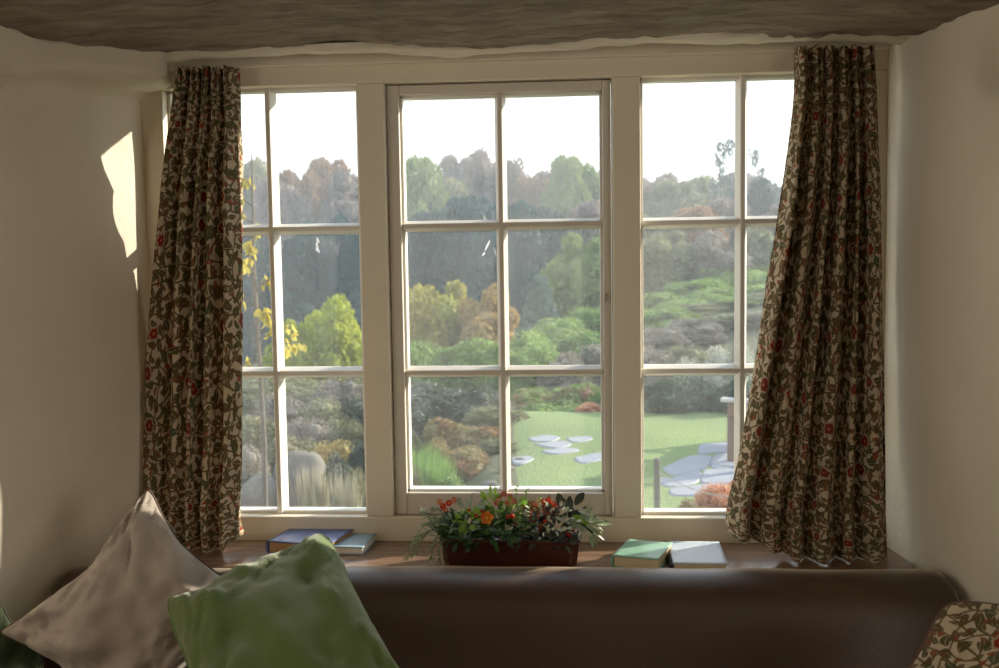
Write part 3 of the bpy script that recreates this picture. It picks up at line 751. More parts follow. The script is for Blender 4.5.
for (u, v, d) in ((556, 515, (-0.8, -0.2, 0.6)), (560, 512, (-0.9, -0.2, 0.1)), (568, 512, (0.15, 0, 1)), (562, 508, (-0.2, 0, 1)), (575, 520, (0.7, -0.3, 0.4)), (575, 505, (0.5, 0, 0.8)), (548, 523, (-0.5, -0.5, -0.6)), (566, 502, (-0.6, 0, 0.8)), (567, 500, (0.7, 0, 0.8)), (580, 524, (0.8, -0.3, -0.3)), (565, 522, (0, -0.6, -0.6)), (556, 530, (-0.2, -0.6, -0.7))):
    b = MB(); b.leaf(pl(u, v, 2.225), d, (0.1, -0.8, 0.6), 0.036 if v > 503 else 0.014, 0.019 if v > 503 else 0.006, 0.7, 0.2, 7); b.build('bronze_leaf', lm['dark'], tr, smooth=True)
for (u, v, d, L, W, key) in ((571, 523, (1, -0.25, -0.38), 0.060, 0.016, 'cream'), (585, 524, (1, -0.1, -0.60), 0.056, 0.013, 'cream'), (580, 518, (1, 0, -0.12), 0.065, 0.021, 'sage'), (578, 510, (1, 0, -0.3), 0.030, 0.018, 'cream'), (572, 516, (1, -0.3, -0.3), 0.045, 0.020, 'lime'), (545, 523, (0.35, -0.8, -0.2), 0.022, 0.014, 'cream'), (555, 517, (1, -0.5, -0.2), 0.03, 0.010, 'cream'), (562, 543, (-0.3, -0.5, 0.8), 0.024, 0.010, 'cream')):
    b = MB(); b.leaf(pl(u, v, 2.21), d, (0, -0.5, 1), L, W, 0.35, 0.25, 8, 0.8); o = b.build('variegated_leaf', lm[key], tr, smooth=True)
# rosemary at the left end, trailing fronds below it
for pts in (((450, 530), (437, 517), (421, 511)), ((452, 532), (440, 522), (425, 516)), ((455, 528), (446, 512), (432, 509)), ((462, 530), (452, 518), (445, 514)), ((456, 534), (440, 530), (430, 524))):
    sprig('rosemary_sprig', 'rose', [pl(u, v, 2.22+0.012*i) for i, (u, v) in enumerate(pts)], 26, 0.011, 0.0022, whorl=4)
for pts in (((450, 532), (430, 530), (416, 552)), ((452, 535), (436, 538), (431, 556)), ((450, 528), (428, 522), (414, 541)), ((455, 535), (442, 540), (439, 558)), ((452, 530), (424, 533), (408, 556))):
    sprig('trailing_frond', 'pale', [pl(u, v, 2.215) for (u, v) in pts], 9, 0.026, 0.0045, whorl=2, tilt=1.6)
for (u, v, h) in ((517, 486, 26), (527, 489, 24), (540, 498, 18), (521, 498, 16)):
    sprig('leafy_sprig', 'lime', [pl(u+2, v+h, 2.245), pl(u-1, v+h/2, 2.245), pl(u, v, 2.25)], 7, 0.011, 0.0065, whorl=3, label='upright bright green sprig')
def flower(name, key, u, v, R, petals, Y=2.215, centre='yellow', cup=0.5, nrm=(0, -1, 0.35), label=None):
    c = pl(u, v, Y); nn = Vector(nrm).normalized(); s1 = nn.orthogonal().normalized(); s2 = nn.cross(s1); b = MB()
    for i in range(petals):
        a = 2*PI*i/petals; d = s1*math.cos(a)+s2*math.sin(a); b.leaf(c, d+nn*cup, nn, R, R*0.9, 0.5, 0.2, 5)
    o = b.build(name, lm[key], tr, smooth=True)
    b = MB(); b.blob(c+nn*R*0.25, R*0.2); b.build('flower_centre', lm[centre], o, smooth=True)
    if label: o['label'] = label
flower('pansy', 'orange', 487, 518, 0.017, 5, 2.20, label='orange and red pansy')
flower('pansy', 'red', 482, 514, 0.011, 5, 2.21, label='dark red bloom behind the orange pansy')
for (u, v) in ((443, 506), (449, 503), (446, 511), (454, 500), (440, 502)): flower('red_floret', 'red' if u % 2 else 'pink', u, v, 0.0085, 6, 2.225)
for (u, v) in ((499, 497), (504, 494), (510, 497), (497, 503), (514, 502), (507, 503)): flower('coral_floret', 'pink', u, v, 0.0085, 6, 2.24)
for (u, v) in ((543, 502), (548, 501), (553, 504)): flower('red_floret', 'red', u, v, 0.008, 6, 2.23)
for (u, v, r_) in ((476, 515, .005), (469, 510, .0045), (512, 516, .0055), (508, 517, .005), (545, 521, .0045), (568, 534, .005), (571, 537, .0045), (566, 540, .0045), (530, 515, .004), (573, 530, .004)):
    b = MB(); b.blob(pl(u, v, 2.203), r_); b.build('berry', lm['red'], tr, smooth=True)
b = MB()
for _ in range(40):
    u = rg.uniform(518, 540); v = rg.uniform(518, 536); b.blob(pl(u, v, 2.20), 0.0013, nu=5, nv=4)
o = b.build('tiny_blossom', lm['cream'], tr); o['kind'] = 'stuff'

# ================================================================== THE GARDEN
def gz(x, y):
    far = -1.25 + 1.80*sm(-3.5, 5.0, x - (y-22)*0.06)
    low = -0.85 + (far+0.85)*sm(12.5, 21, y)
    m = sm(-0.75, -0.1, x+0.066*y)*sm(12.9, 11.9, y)
    z = low + (-0.45-low)*m
    z += max(0, y-26)*0.02
    return z + 0.03*nz(x, y, 0, 0.7)*(1-m)
lawn = NT('lawn_turf'); co = lawn.coord()
_n = lawn.noise(0.55, 4, co); _n2 = lawn.noise(38, 3, co)
lawn.base(lawn.mix(lawn.math('MULTIPLY', _n2, 0.6), lawn.ramp(_n, [(0.35, (0.11, 0.17, 0.05)), (0.65, (0.19, 0.26, 0.08))]), (0.24, 0.29, 0.13)))
lawn.set(Roughness=0.95); lawn.bump(_n2, 0.8, 0.03)
heath = simple('heath_soil', (0.07, 0.065, 0.035), (0.14, 0.14, 0.07), 1.5, 1.0, 0.8, 12, bdist=0.05)
mb = MB(); gx, gy = 120, 120
ys = [2.7+(110-2.7)*(j/gy)**1.8 for j in range(gy+1)]
for j in range(gy+1):
    hw = 6+ys[j]*0.9
    for i in range(gx+1):
        x = -hw+2*hw*i/gx; mb.v.append((x, ys[j], gz(x, ys[j])-(0.01 if ys[j] < 13 else 0)))
for j in range(gy):
    for i in range(gx): mb.f.append((j*(gx+1)+i, j*(gx+1)+i+1, (j+1)*(gx+1)+i+1, (j+1)*(gx+1)+i))
tag(mb.build('ground', heath, smooth=True), kind='structure')
mb = MB()
for j in range(41):
    y = 4.5+7.6*j/40; xa = -0.066*y-0.02+0.12*nz(y, 0, 0, 0.9); xb = 7.5
    for i in range(41): x = xa+(xb-xa)*i/40; mb.v.append((x, y+0.15*nz(x, y, 3, 0.8)*(j/40), gz(x, y)+0.012 if i else gz(x, y)-0.03))
for j in range(40):
    for i in range(40): mb.f.append((j*41+i, j*41+i+1, (j+1)*41+i+1, (j+1)*41+i))
lw = tag(mb.build('lawn', lawn.m, smooth=True), kind='structure')

# foliage prototypes, each 1 wide and 1 high (radius 0.5), standing on z = 0
rs = np.random.RandomState(7)
def leafcards(P, Nn, size, rs, aspect=2.0, updir=0.0):
    n = len(P)
    d = rs.normal(size=(n, 3))+Nn*0.8+np.array([0, 0, updir]); d /= np.linalg.norm(d, axis=1)[:, None]
    s_ = np.cross(d, rs.normal(size=(n, 3))); s_ /= np.linalg.norm(s_, axis=1)[:, None]
    L = (size*rs.uniform(0.6, 1.3, n))[:, None]; W = L/aspect
    V = np.empty((n, 4, 3)); V[:, 0] = P-d*L*0.5; V[:, 1] = P+s_*W*0.5; V[:, 2] = P+d*L*0.5; V[:, 3] = P-s_*W*0.5
    return V.reshape(-1, 3)
def foliage_mesh(name, kind, n, size, seed, lumps=26, aspect=2.0, lump=0.2):
    rs = np.random.RandomState(seed)
    if kind == 'mound':      # dome
        c = rs.normal(size=(lumps, 3)); c /= np.linalg.norm(c, axis=1)[:, None]; c[:, 2] = np.abs(c[:, 2])
        ctr = c*np.array([0.36, 0.36, 0.72])*rs.uniform(0.75, 1.05, (lumps, 1)); rad = rs.uniform(0.6, 1.2, lumps)*lump; sq = np.array([1, 1, 1.1])
    elif kind == 'round':
        c = rs.normal(size=(lumps, 3)); c /= np.linalg.norm(c, axis=1)[:, None]
        ctr = c*np.array([0.34, 0.34, 0.38])*rs.uniform(0.6, 1.05, (lumps, 1))+np.array([0, 0, 0.52]); rad = rs.uniform(0.6, 1.2, lumps)*lump; sq = np.array([1, 1, 0.9])
    elif kind == 'tall':
        z = rs.uniform(0.12, 0.93, lumps); r = 0.38*np.sin(np.clip(z, 0, 1)*PI*0.86+0.25)**0.8; a = rs.uniform(0, 2*PI, lumps)
        ctr = np.stack([r*np.cos(a), r*np.sin(a), z*0.94], 1)*np.array([1, 1, 1]); rad = rs.uniform(0.6, 1.15, lumps)*lump; sq = np.array([1, 1, 0.7])
    elif kind == 'cone':
        z = np.linspace(0.05, 0.93, lumps); r = 0.40*(1-z)**0.8; a = np.arange(lumps)*2.4+rs.uniform(-.4, .4, lumps)
        ctr = np.stack([r*np.cos(a), r*np.sin(a), z], 1); rad = lump*(1.15-z*0.85); sq = np.array([1, 1, 0.42])
    elif kind == 'sparse':
        z = rs.uniform(0.35, 0.97, lumps); r = 0.36*rs.uniform(0.2, 1, lumps); a = rs.uniform(0, 2*PI, lumps)
        ctr = np.stack([r*np.cos(a), r*np.sin(a), z], 1); rad = rs.uniform(0.5, 1.0, lumps)*lump; sq = np.array([1, 1, 0.4])
    elif kind == 'tuft':
        P = np.zeros((n, 3)); a = rs.uniform(0, 2*PI, n); q = rs.uniform(0, 0.25, n); P = np.stack([q*np.cos(a), q*np.sin(a), np.zeros(n)], 1)
        out = np.stack([np.cos(a)*rs.uniform(0.02, 0.3, n), np.sin(a)*rs.uniform(0.02, 0.3, n), rs.uniform(0.5, 1.0, n)], 1)
        V = np.empty((n, 4, 3)); s_ = np.stack([-np.sin(a), np.cos(a), np.zeros(n)], 1)*size*0.5
        V[:, 0] = P-s_*0.4; V[:, 1] = P+out*0.5-s_; V[:, 2] = P+out; V[:, 3] = P+out*0.5+s_
        V = V.reshape(-1, 3); me = bpy.data.meshes.new(name); me.from_pydata(V.tolist(), [], np.arange(len(V)).reshape(-1, 4).tolist()); return me
    idx = rs.randint(0, lumps, n); dd = rs.normal(size=(n, 3)); dd /= np.linalg.norm(dd, axis=1)[:, None]
    P = ctr[idx]+dd*sq*(rad[idx]*rs.uniform(0.55, 1.0, n)**0.5)[:, None]
    P[:, 2] = np.maximum(P[:, 2], 0.0)
    V = leafcards(P, dd, size, rs, aspect, 0.3)
    F = np.arange(len(V)).reshape(-1, 4)
    v = V.tolist(); f = F.tolist()
    # inner twiggy bodies of each lump so that no daylight shows through the middle
    if kind not in ('sparse',):
        for cpt, rr in zip(ctr, rad):
            m_ = MB(); m_.blob((cpt[0], cpt[1], max(cpt[2], 0.02)), rr*0.55, tuple(sq), 7, 5); b0 = len(v); v += [list(q) for q in m_.v]; f += [[i+b0 for i in q] for q in m_.f]
        m_ = MB()
        cc, sq2 = {'mound': ((0, 0, 0.10), (.30, .30, .48)), 'round': ((0, 0, .5), (.24, .24, .30)), 'tall': ((0, 0, .45), (.2, .2, .33)), 'cone': ((0, 0, .3), (.14, .14, .28))}[kind]
        m_.blob(cc, 1, sq2, 10, 7); b0 = len(v); v += [list(q) for q in m_.v]; f += [[i+b0 for i in q] for q in m_.f]
    me = bpy.data.meshes.new(name); me.from_pydata(v, [], f); return me
PR = dict(
    mound=foliage_mesh('heather', 'mound', 12000, 0.060, 1, 44, 3.0, 0.17),
    mound2=foliage_mesh('heather', 'mound', 11000, 0.070, 2, 30, 2.2, 0.21),
    round=foliage_mesh('bush', 'round', 13000, 0.060, 3, 38, 1.8, 0.17),
    round2=foliage_mesh('bush', 'round', 12000, 0.065, 4, 28, 1.8, 0.20),
    tall=foliage_mesh('tree', 'tall', 15000, 0.050, 5, 60, 1.8, 0.14),
    tall2=foliage_mesh('tree', 'tall', 14000, 0.050, 6, 44, 1.8, 0.16),
    cone=foliage_mesh('conifer', 'cone', 13000, 0.055, 7, 50, 3.0, 0.16),
    sparse=foliage_mesh('tree', 'sparse', 2200, 0.035, 8, 26, 1.6, 0.13),
    tuft=foliage_mesh('tuft', 'tuft', 700, 0.03, 9))
def trunk_mesh(seed, spread):
    r_ = random.Random(seed); b = MB()
    b.tube([(0, 0, -0.05), (0.01, 0, 0.3), (-0.01, 0.01, 0.6), (0, 0, 0.92)], [0.035, 0.028, 0.018, 0.004], 8)
    for i in range(12):
        a = r_.uniform(0, 2*PI); z = 0.25+0.6*i/12; l = spread*r_.uniform(0.6, 1)
        b.tube([(0, 0, z), (math.cos(a)*l*.5, math.sin(a)*l*.5, z+0.07), (math.cos(a)*l, math.sin(a)*l, z+0.11)], [0.010, 0.006, 0.002], 5)
    me = bpy.data.meshes.new('trunk'); me.from_pydata(b.v, [], b.f); me.materials.append(bark); return me
TR = [trunk_mesh(1, 0.36), trunk_mesh(2, 0.3)]
FM = dict(
    heatherg=leafmat('green_heather', (0.15, 0.25, 0.06), (0.30, 0.42, 0.11), None, 0.3, 0.9),
    heathero=leafmat('olive_heather', (0.13, 0.13, 0.07), (0.26, 0.27, 0.14), None, 0.25, 1.2),
    heatherp=leafmat('grey_mauve_heather', (0.16, 0.14, 0.12), (0.27, 0.24, 0.20), (0.20, 0.21, 0.14), 0.2, 1.0),
    heatherr=leafmat('russet_heather', (0.30, 0.13, 0.07), (0.26, 0.24, 0.10), (0.38, 0.22, 0.13), 0.3, 1.5),
    orange=leafmat('fox_orange_heather', (0.55, 0.24, 0.13), (0.66, 0.38, 0.24), None, 0.3, 2.0),
    pinkg=leafmat('pink_flecked_shrub', (0.42, 0.17, 0.15), (0.22, 0.33, 0.10), (0.30, 0.38, 0.13), 0.3, 1.8),
    grn=leafmat('mid_green_shrub', (0.10, 0.19, 0.05), (0.22, 0.33, 0.09), None, 0.3, 1.5),
    lime=leafmat('yellow_green_shrub', (0.30, 0.38, 0.05), (0.50, 0.52, 0.09), None, 0.4, 1.5),
    gold=leafmat('gold_shrub', (0.28, 0.33, 0.08), (0.52, 0.42, 0.10), None, 0.35, 1.2),
    ochre=leafmat('ochre_shrub', (0.24, 0.24, 0.09), (0.46, 0.32, 0.12), None, 0.3, 1.0),
    hedge=leafmat('dark_hedge', (0.035, 0.07, 0.045), (0.07, 0.12, 0.07), None, 0.15, 2.0),
    con=leafmat('blue_green_conifer', (0.025, 0.068, 0.072), (0.05, 0.115, 0.11), None, 0.12, 0.6),
    bluec=leafmat('grey_blue_conifer', (0.12, 0.20, 0.17), (0.19, 0.28, 0.23), None, 0.15, 1.0),
    darkp=leafmat('slaty_dwarf_pine', (0.05, 0.065, 0.05), (0.13, 0.15, 0.11), None, 0.12, 1.5),
    treeg=leafmat('green_tree', (0.12, 0.20, 0.06), (0.26, 0.33, 0.10), None, 0.3, 0.5),
    treer=leafmat('russet_tree', (0.26, 0.17, 0.12), (0.36, 0.22, 0.12), (0.30, 0.24, 0.17), 0.3, 0.4),
    treem=leafmat('mauve_grey_tree', (0.22, 0.19, 0.18), (0.30, 0.25, 0.22), None, 0.3, 0.4),
    treeo=leafmat('olive_tree', (0.20, 0.22, 0.12), (0.30, 0.29, 0.15), None, 0.3, 0.4),
    silver=leafmat('silver_flower', (0.24, 0.27, 0.20), (0.55, 0.56, 0.48), None, 0.25, 6.0),
    dry=leafmat('dry_grass', (0.30, 0.28, 0.19), (0.46, 0.43, 0.32), None, 0.3, 4.0),
    grass=leafmat('fresh_grass', (0.13, 0.26, 0.06), (0.25, 0.40, 0.11), None, 0.35, 3.0),
    yleaf=leafmat('yellow_autumn_leaf', (0.50, 0.40, 0.06), (0.60, 0.52, 0.12), None, 0.5, 8.0))
TRK = {'tall': 0, 'tall2': 1, 'sparse': 0, 'cone': 1, 'round': 0, 'round2': 1}
nplant = [0]
def plant(name, proto, mat, u, vtop, Y, wpx, label, cat, group=None, sink=0.06, depth=0.8, trunk=False):
    nplant[0] += 1
    top = onY(u, vtop, Y); W = wpx*Y/FPX; g = gz(top.x, Y); H = max(0.12, top.z-g)
    r = empty(name, (top.x, Y, g-sink*min(1, H)), (nplant[0]*2.399) % 6.28); tag(r, label, cat, group)
    me = PR[proto]; o = bpy.data.objects.new('foliage', me); col.objects.link(o); o.parent = r
    if not me.materials: me.materials.append(None)
    o.material_slots[0].link = 'OBJECT'; o.material_slots[0].material = FM[mat]
    s = (W, W*(depth+0.15), (H+sink*min(1, H))/0.97); o.scale = s
    if trunk or proto in ('tall', 'tall2', 'sparse'):
        t_ = bpy.data.objects.new('trunk', TR[TRK.get(proto, 0)]); col.objects.link(t_); t_.parent = r; t_.scale = s
    return r
hb, sb, tb = 'heather', 'bush', 'tree'
# far trees above the slope
far = [
 (60, 165, 46, 'tall', 'treer'), (130, 180, 44, 'tall2', 'treem'), (195, 160, 47, 'tall', 'treeg'),
 (246, 158, 45, 'tall', 'treeo'), (278, 178, 43, 'tall2', 'treem'), (303, 164, 46, 'tall', 'treer'), (330, 158, 47, 'tall2', 'treer'), (352, 168, 44, 'tall', 'treem'),
 (388, 172, 46, 'tall2', 'treeo'), (416, 152, 42, 'tall', 'treeg'), (446, 178, 44, 'tall2', 'treeo'), (466, 148, 47, 'tall', 'treem'), (489, 162, 48, 'tall2', 'treem'),
 (514, 158, 46, 'tall', 'treem'), (535, 178, 45, 'tall2', 'treer'), (553, 166, 48, 'tall', 'treem'), (575, 155, 44, 'tall2', 'treeg'), (599, 166, 46, 'tall', 'treer'),
 (628, 178, 45, 'tall2', 'treem'), (653, 172, 46, 'tall', 'treem'), (676, 180, 44, 'tall2', 'treeo'), (697, 176, 46, 'tall', 'treeo'), (745, 172, 46, 'tall2', 'treem'), (778, 180, 44, 'tall', 'con'), (822, 170, 47, 'tall2', 'treer'), (880, 165, 45, 'tall', 'treem'), (950, 172, 45, 'tall2', 'treeo')]
cn = {'treer': 'russet', 'treem': 'mauve-grey', 'treeg': 'green', 'treeo': 'olive', 'con': 'dark'}
def pane(u):
    return ('behind the left curtain' if u < 236 else 'at the narrow panes of the left window' if u < 268 else 'in the left window' if u < 362 else 'behind the post left of the casement' if u < 398 else
            'in the top left casement pane' if u < 500 else 'in the top right casement pane' if u < 606 else 'behind the post right of the casement' if u < 642 else
            'in the right window' if u < 740 else 'in the narrow pane beside the right curtain' if u < 795 else 'behind the right curtain')
seen = {}
for (u, vt, Y, pr, mt) in far: seen.setdefault((cn[mt], pane(u)), []).append((u, vt, Y, pr, mt))
for key, lst in seen.items():
    for i, (u, vt, Y, pr, mt) in enumerate(lst):
        extra = '' if len(lst) == 1 else ', the left one' if i == 0 else ', the right one' if i == len(lst)-1 else ', the middle one'
        plant('tree', pr, mt, u, vt, Y, 78, 'hazy %s tree on the skyline %s%s' % (key[0], key[1], extra), tb, 'trees on the skyline', sink=0.02, trunk=True)
plant('tree', 'sparse', 'con', 720, 144, 40, 46, 'thin spindly dark tree standing above the skyline in the right window', tb, 'trees on the skyline', trunk=True)
plant('pine_tree', 'sparse', 'con', 757, 152, 38, 26, 'small flat-topped pine in the narrow pane beside the right curtain', tb, trunk=True)
# dark belt of conifers and broad trees in front of them
belt = [
 (150, 232, 29, 'cone', 'con', 110, 'dark conifer out of sight beyond the left curtain'),
 (250, 226, 27, 'cone', 'con', 90, 'dark conifer behind the narrow left pane column'),
 (292, 236, 26, 'cone', 'con', 80, 'blue-green conifer left in the middle right pane of the left window'),
 (325, 214, 29, 'tall', 'con', 80, 'tallest dark evergreen in the left window, behind the yellow-green bush'),
 (358, 232, 27, 'cone', 'con', 80, 'dark conifer at the right edge of the left window'),
 (395, 220, 30, 'tall2', 'con', 80, 'dark evergreen at the left edge of the middle window'),
 (432, 206, 31, 'tall', 'con', 80, 'dark evergreen under the round green tree in the middle window'),
 (470, 196, 30, 'tall2', 'con', 80, 'dark evergreen rising beside the central glazing bar'),
 (508, 200, 31, 'tall', 'con', 80, 'dark evergreen just right of the central glazing bar'),
 (545, 206, 32, 'tall2', 'con', 80, 'dark evergreen behind the small grey-blue conifer'),
 (598, 200, 33, 'tall', 'treem', 90, 'grey-green tree behind the broad green tree'),
 (628, 215, 31, 'tall2', 'treeo', 90, 'olive tree hidden by the right-hand window post'),
 (657, 214, 30, 'tall', 'treeo', 70, 'olive-yellow tree at the left of the right window'),
 (690, 206, 31, 'tall2', 'treer', 80, 'brownish tree in the middle of the right window'),
 (722, 196, 32, 'tall', 'treem', 80, 'grey-brown tree left of the glazing bar of the right window'),
 (760, 178, 33, 'cone', 'con', 70, 'dark blue conifer in the narrow right pane column'),
 (800, 200, 32, 'tall2', 'treem', 100, 'grey tree hidden behind the right curtain'),
 (870, 205, 31, 'tall', 'treeo', 120, 'olive tree beyond the right curtain')]
for (u, vt, Y, pr, mt, wpx, lab) in belt: plant('conifer' if pr == 'cone' else 'tree', pr, mt, u, vt, Y, wpx, lab, tb, 'belt of trees behind the heather slope', sink=0.02, trunk=pr != 'cone')
near = [
 ('bush', 'round', 'treeg', 582, 232, 25, 96, 'broad yellowish green tree-like bush at the right of the middle window', sb),
 ('conifer', 'cone', 'bluec', 540, 274, 22, 62, 'small grey-blue conifer in the centre right pane', 'conifer'),
 ('bush', 'round2', 'lime', 328, 304, 16, 84, 'bright yellow-green bush in the left window', sb),
 ('bush', 'round', 'lime', 292, 318, 15.5, 62, 'lower yellow-green bush beside the brightest one', sb),
 ('bush', 'round', 'gold', 446, 280, 20, 96, 'golden bush in the centre left pane', sb),
 ('bush', 'round2', 'ochre', 486, 292, 19, 76, 'ochre and brown bush right of the golden bush', sb),
 ('bush', 'round2', 'gold', 408, 292, 21, 66, 'golden bush half hidden by the left post of the casement', sb),
 ('bush', 'round', 'treeo', 664, 232, 26, 66, 'olive bush at the left edge of the right window', sb),
 ('bush', 'round2', 'heatherp', 712, 236, 26, 76, 'grey-brown bush above the green heather ridge', sb),
 ('bush', 'round2', 'heathero', 765, 232, 27, 76, 'olive brown bush beside the right curtain', sb)]
for (nm, pr, mt, u, vt, Y, wpx, lab, cat) in near: plant(nm, pr, mt, u, vt, Y, wpx, lab, cat)
# heather on the slope: every clump an individual, coloured in drifts
rh = random.Random(12)
def clump(mt, u, vt, Y, wpx, lab, pr=None, grp=None): plant('heather_clump', pr or ('mound' if rh.random() < .5 else 'mound2'), mt, u, vt, Y, wpx, lab, hb, grp)
slope = [
 # light green band
 (420, 336, 16.5, 76, 'heatherg', 'light green heather at the left edge of the centre left pane'), (462, 335, 16.8, 76, 'heatherg', 'light green heather under the ochre bush'), (500, 338, 16.4, 60, 'heatherg', 'light green heather behind the central glazing bar'),
 (396, 338, 17.5, 60, 'heatherg', 'light green heather behind the left post of the casement'),
 (528, 326, 18.5, 70, 'heatherg', 'light green heather below the grey-blue conifer'), (560, 314, 20.0, 76, 'heatherg', 'light green heather on the slope below the broad green bush'), (594, 304, 21.5, 76, 'heatherg', 'pale topped heather at the right edge of the middle window'),
 (628, 300, 22.5, 80, 'heatherg', 'green heather hidden by the right post'), (662, 290, 23.5, 80, 'heatherg', 'lowest green mound of the ridge in the right window'), (700, 276, 24.5, 76, 'heatherg', 'middle green mound of the ridge in the right window'), (734, 264, 25.5, 76, 'heatherg', 'high green mound of the ridge beside the glazing bar'), (770, 258, 26.5, 80, 'heatherg', 'highest green mound, beside the right curtain'), (820, 262, 26, 90, 'heatherg', 'green mound behind the right curtain'),
 (648, 310, 20.5, 70, 'heatherg', 'green heather under the ridge at the left of the right window'), (690, 298, 21.5, 76, 'heatherg', 'green heather under the middle of the ridge'), (728, 288, 22.5, 76, 'heatherg', 'green heather under the high end of the ridge'), (765, 284, 22.5, 80, 'heatherg', 'green heather beside the right curtain edge'),
 (668, 306, 19.8, 76, 'heatherg', 'green heather just above the grey-mauve drift, left'), (706, 302, 20.3, 80, 'heathero', 'olive heather just above the grey-mauve drift, middle'), (744, 296, 20.8, 80, 'heatherg', 'green heather just above the olive drift, at the glazing bar'), (785, 292, 20.8, 84, 'heathero', 'olive heather behind the right curtain edge'),
 (541, 336, 16.8, 66, 'heatherg', 'green heather in the middle of the centre right pane'), (578, 330, 17.8, 70, 'grn', 'darker green heather on the right of the centre right pane'),
 (515, 346, 15.4, 60, 'grn', 'darker green heather near the central glazing bar'),
 # grey and mauve drifts
 (598, 340, 16.0, 60, 'heatherp', 'grey-mauve heather at the right edge of the centre right pane'), (565, 350, 15.2, 60, 'heatherp', 'grey-mauve heather above the pink-flecked shrub'), (628, 336, 16.5, 60, 'heatherp', 'grey heather behind the right post'),
 (660, 324, 17.5, 76, 'heatherp', 'grey-mauve heather at the left of the right window'), (700, 318, 18.2, 80, 'heatherp', 'grey-mauve heather in the middle of the right window'), (738, 312, 18.8, 76, 'heathero', 'olive heather beside the right glazing bar'), (775, 312, 18.8, 76, 'heatherp', 'grey heather next to the right curtain'),
 (652, 346, 15.2, 66, 'heatherp', 'dull mauve heather low in the centre pane of the right window'), (688, 342, 15.6, 66, 'heathero', 'olive-grey heather low in the centre pane of the right window'),
 # left garden
 (250, 376, 15.0, 90, 'heathero', 'olive heather behind the narrow left pane'), (300, 372, 14.4, 86, 'heathero', 'olive heather under the yellow-green bush'), (342, 374, 14.0, 76, 'heatherp', 'grey heather at the right of the left window'),
 (285, 392, 12.6, 76, 'heatherp', 'grey-mauve heather in the lower left pane'), (328, 394, 12.2, 80, 'heathero', 'olive heather in the middle of the lower left pane'), (362, 392, 12.4, 60, 'darkp', 'dark dwarf pine at the right edge of the left window'),
 (262, 412, 11.0, 80, 'heathero', 'olive heather behind the lower left glazing bar'), (308, 414, 10.7, 80, 'heatherp', 'brown-grey heather in the lower left pane'), (348, 416, 10.5, 70, 'heathero', 'olive heather beside the window post'),
 (290, 430, 9.9, 70, 'heathero', 'olive heather above the grey boulder'), (333, 436, 9.7, 70, 'ochre', 'yellow-olive heather to the right of the grey boulder'), (362, 436, 9.2, 50, 'darkp', 'dark low pine at the foot of the left window'),
 (250, 440, 9.0, 60, 'heatherp', 'grey heather low in the narrow left pane'),
 # middle, lower left pane
 (396, 372, 14.5, 60, 'darkp', 'dark dwarf pine behind the left casement stile'), (432, 376, 12.8, 80, 'darkp', 'slaty dwarf pine in the lower left pane of the middle window'), (470, 384, 12.2, 60, 'darkp', 'grey-tipped dwarf pine right of the slaty one'), (416, 392, 12.0, 60, 'darkp', 'dark dwarf pine low at the casement edge'),
 (500, 388, 12.6, 50, 'heatherp', 'grey heather behind the central bar, low'),
 (486, 404, 11.2, 56, 'heathero', 'olive heather right of the dwarf pines'), (450, 414, 10.4, 60, 'heatherr', 'russet heather below the dwarf pines'), (480, 424, 10.0, 60, 'heatherr', 'russet heather near the central glazing bar'), (436, 434, 9.4, 56, 'heatherr', 'russet and green heather above the grass clump'), (468, 444, 9.1, 56, 'heatherr', 'lowest russet heather above the trough'), (497, 450, 9.6, 40, 'heathero', 'olive heather behind the central bar above the trough'), (404, 420, 10.4, 50, 'heathero', 'olive heather behind the left casement stile'),
 (450, 472, 8.0, 50, 'grn', 'low green plant just above the planted trough'), (405, 460, 8.2, 44, 'heathero', 'olive plant low behind the casement stile'),
 # middle, lower right pane
 (532, 384, 13.2, 60, 'pinkg', 'pink-flecked shrub in the lower right pane'), (572, 380, 13.4, 66, 'pinkg', 'green and pink shrub left of the orange one'), (602, 384, 13.0, 56, 'grn', 'green shrub at the right edge of the middle window'), (540, 400, 12.6, 66, 'grn', 'dark green shrub under the pink-flecked one'), (578, 402, 12.6, 66, 'grn', 'dark green shrub behind the stepping stones'), (516, 402, 12.8, 44, 'heathero', 'olive shrub right of the central glazing bar'), (625, 394, 12.6, 60, 'hedge', 'dark shrub behind the right post'),
 (590, 408, 12.0, 30, 'orange', 'small orange shrub at the right of the lower right pane'), (516, 424, 11.4, 30, 'heathero', 'low olive plant at the left end of the stepping stones')]
for (u, vt, Y, wpx, mt, lab) in slope: clump(mt, u, vt, Y, wpx*1.12, lab)
for (u, vt, wpx, Y, lab) in ((662, 376, 70, 12.0, 'dark hedge shrub at the left of the lower right-window pane'), (700, 374, 66, 12.2, 'dark hedge shrub in the middle of the lower right-window pane'), (738, 376, 66, 12.0, 'dark hedge shrub behind the wooden bench'), (780, 376, 70, 12.0, 'dark hedge shrub behind the right curtain'), (635, 384, 60, 12.2, 'dark hedge shrub beside the right post')):
    plant('hedge_shrub', 'mound2', 'hedge', u, vt, Y, wpx*1.1, lab, sb)
for (u, vt, wpx) in ((690, 352, 46), (716, 340, 56), (745, 338, 50)): plant('silver_shrub', 'mound', 'silver', u, vt, 13.6, wpx, {690: 'silvery flowering shrub above the dark hedge, leftmost of three', 716: 'silvery flowering shrub above the dark hedge, middle of three', 745: 'silvery flowering shrub above the dark hedge, behind the glazing bar'}[u], sb)
plant('heather_clump', 'mound', 'orange', 716, 480, 7.2, 56, 'fox-orange heather in front of the patio, below the bench', hb)
plant('heather_clump', 'mound2', 'orange', 748, 478, 7.3, 50, 'fox-orange heather behind the edge of the right curtain', hb)
plant('heather_clump', 'mound', 'heatherr', 690, 496, 6.8, 34, 'low rusty heather left of the fox-orange clump', hb)
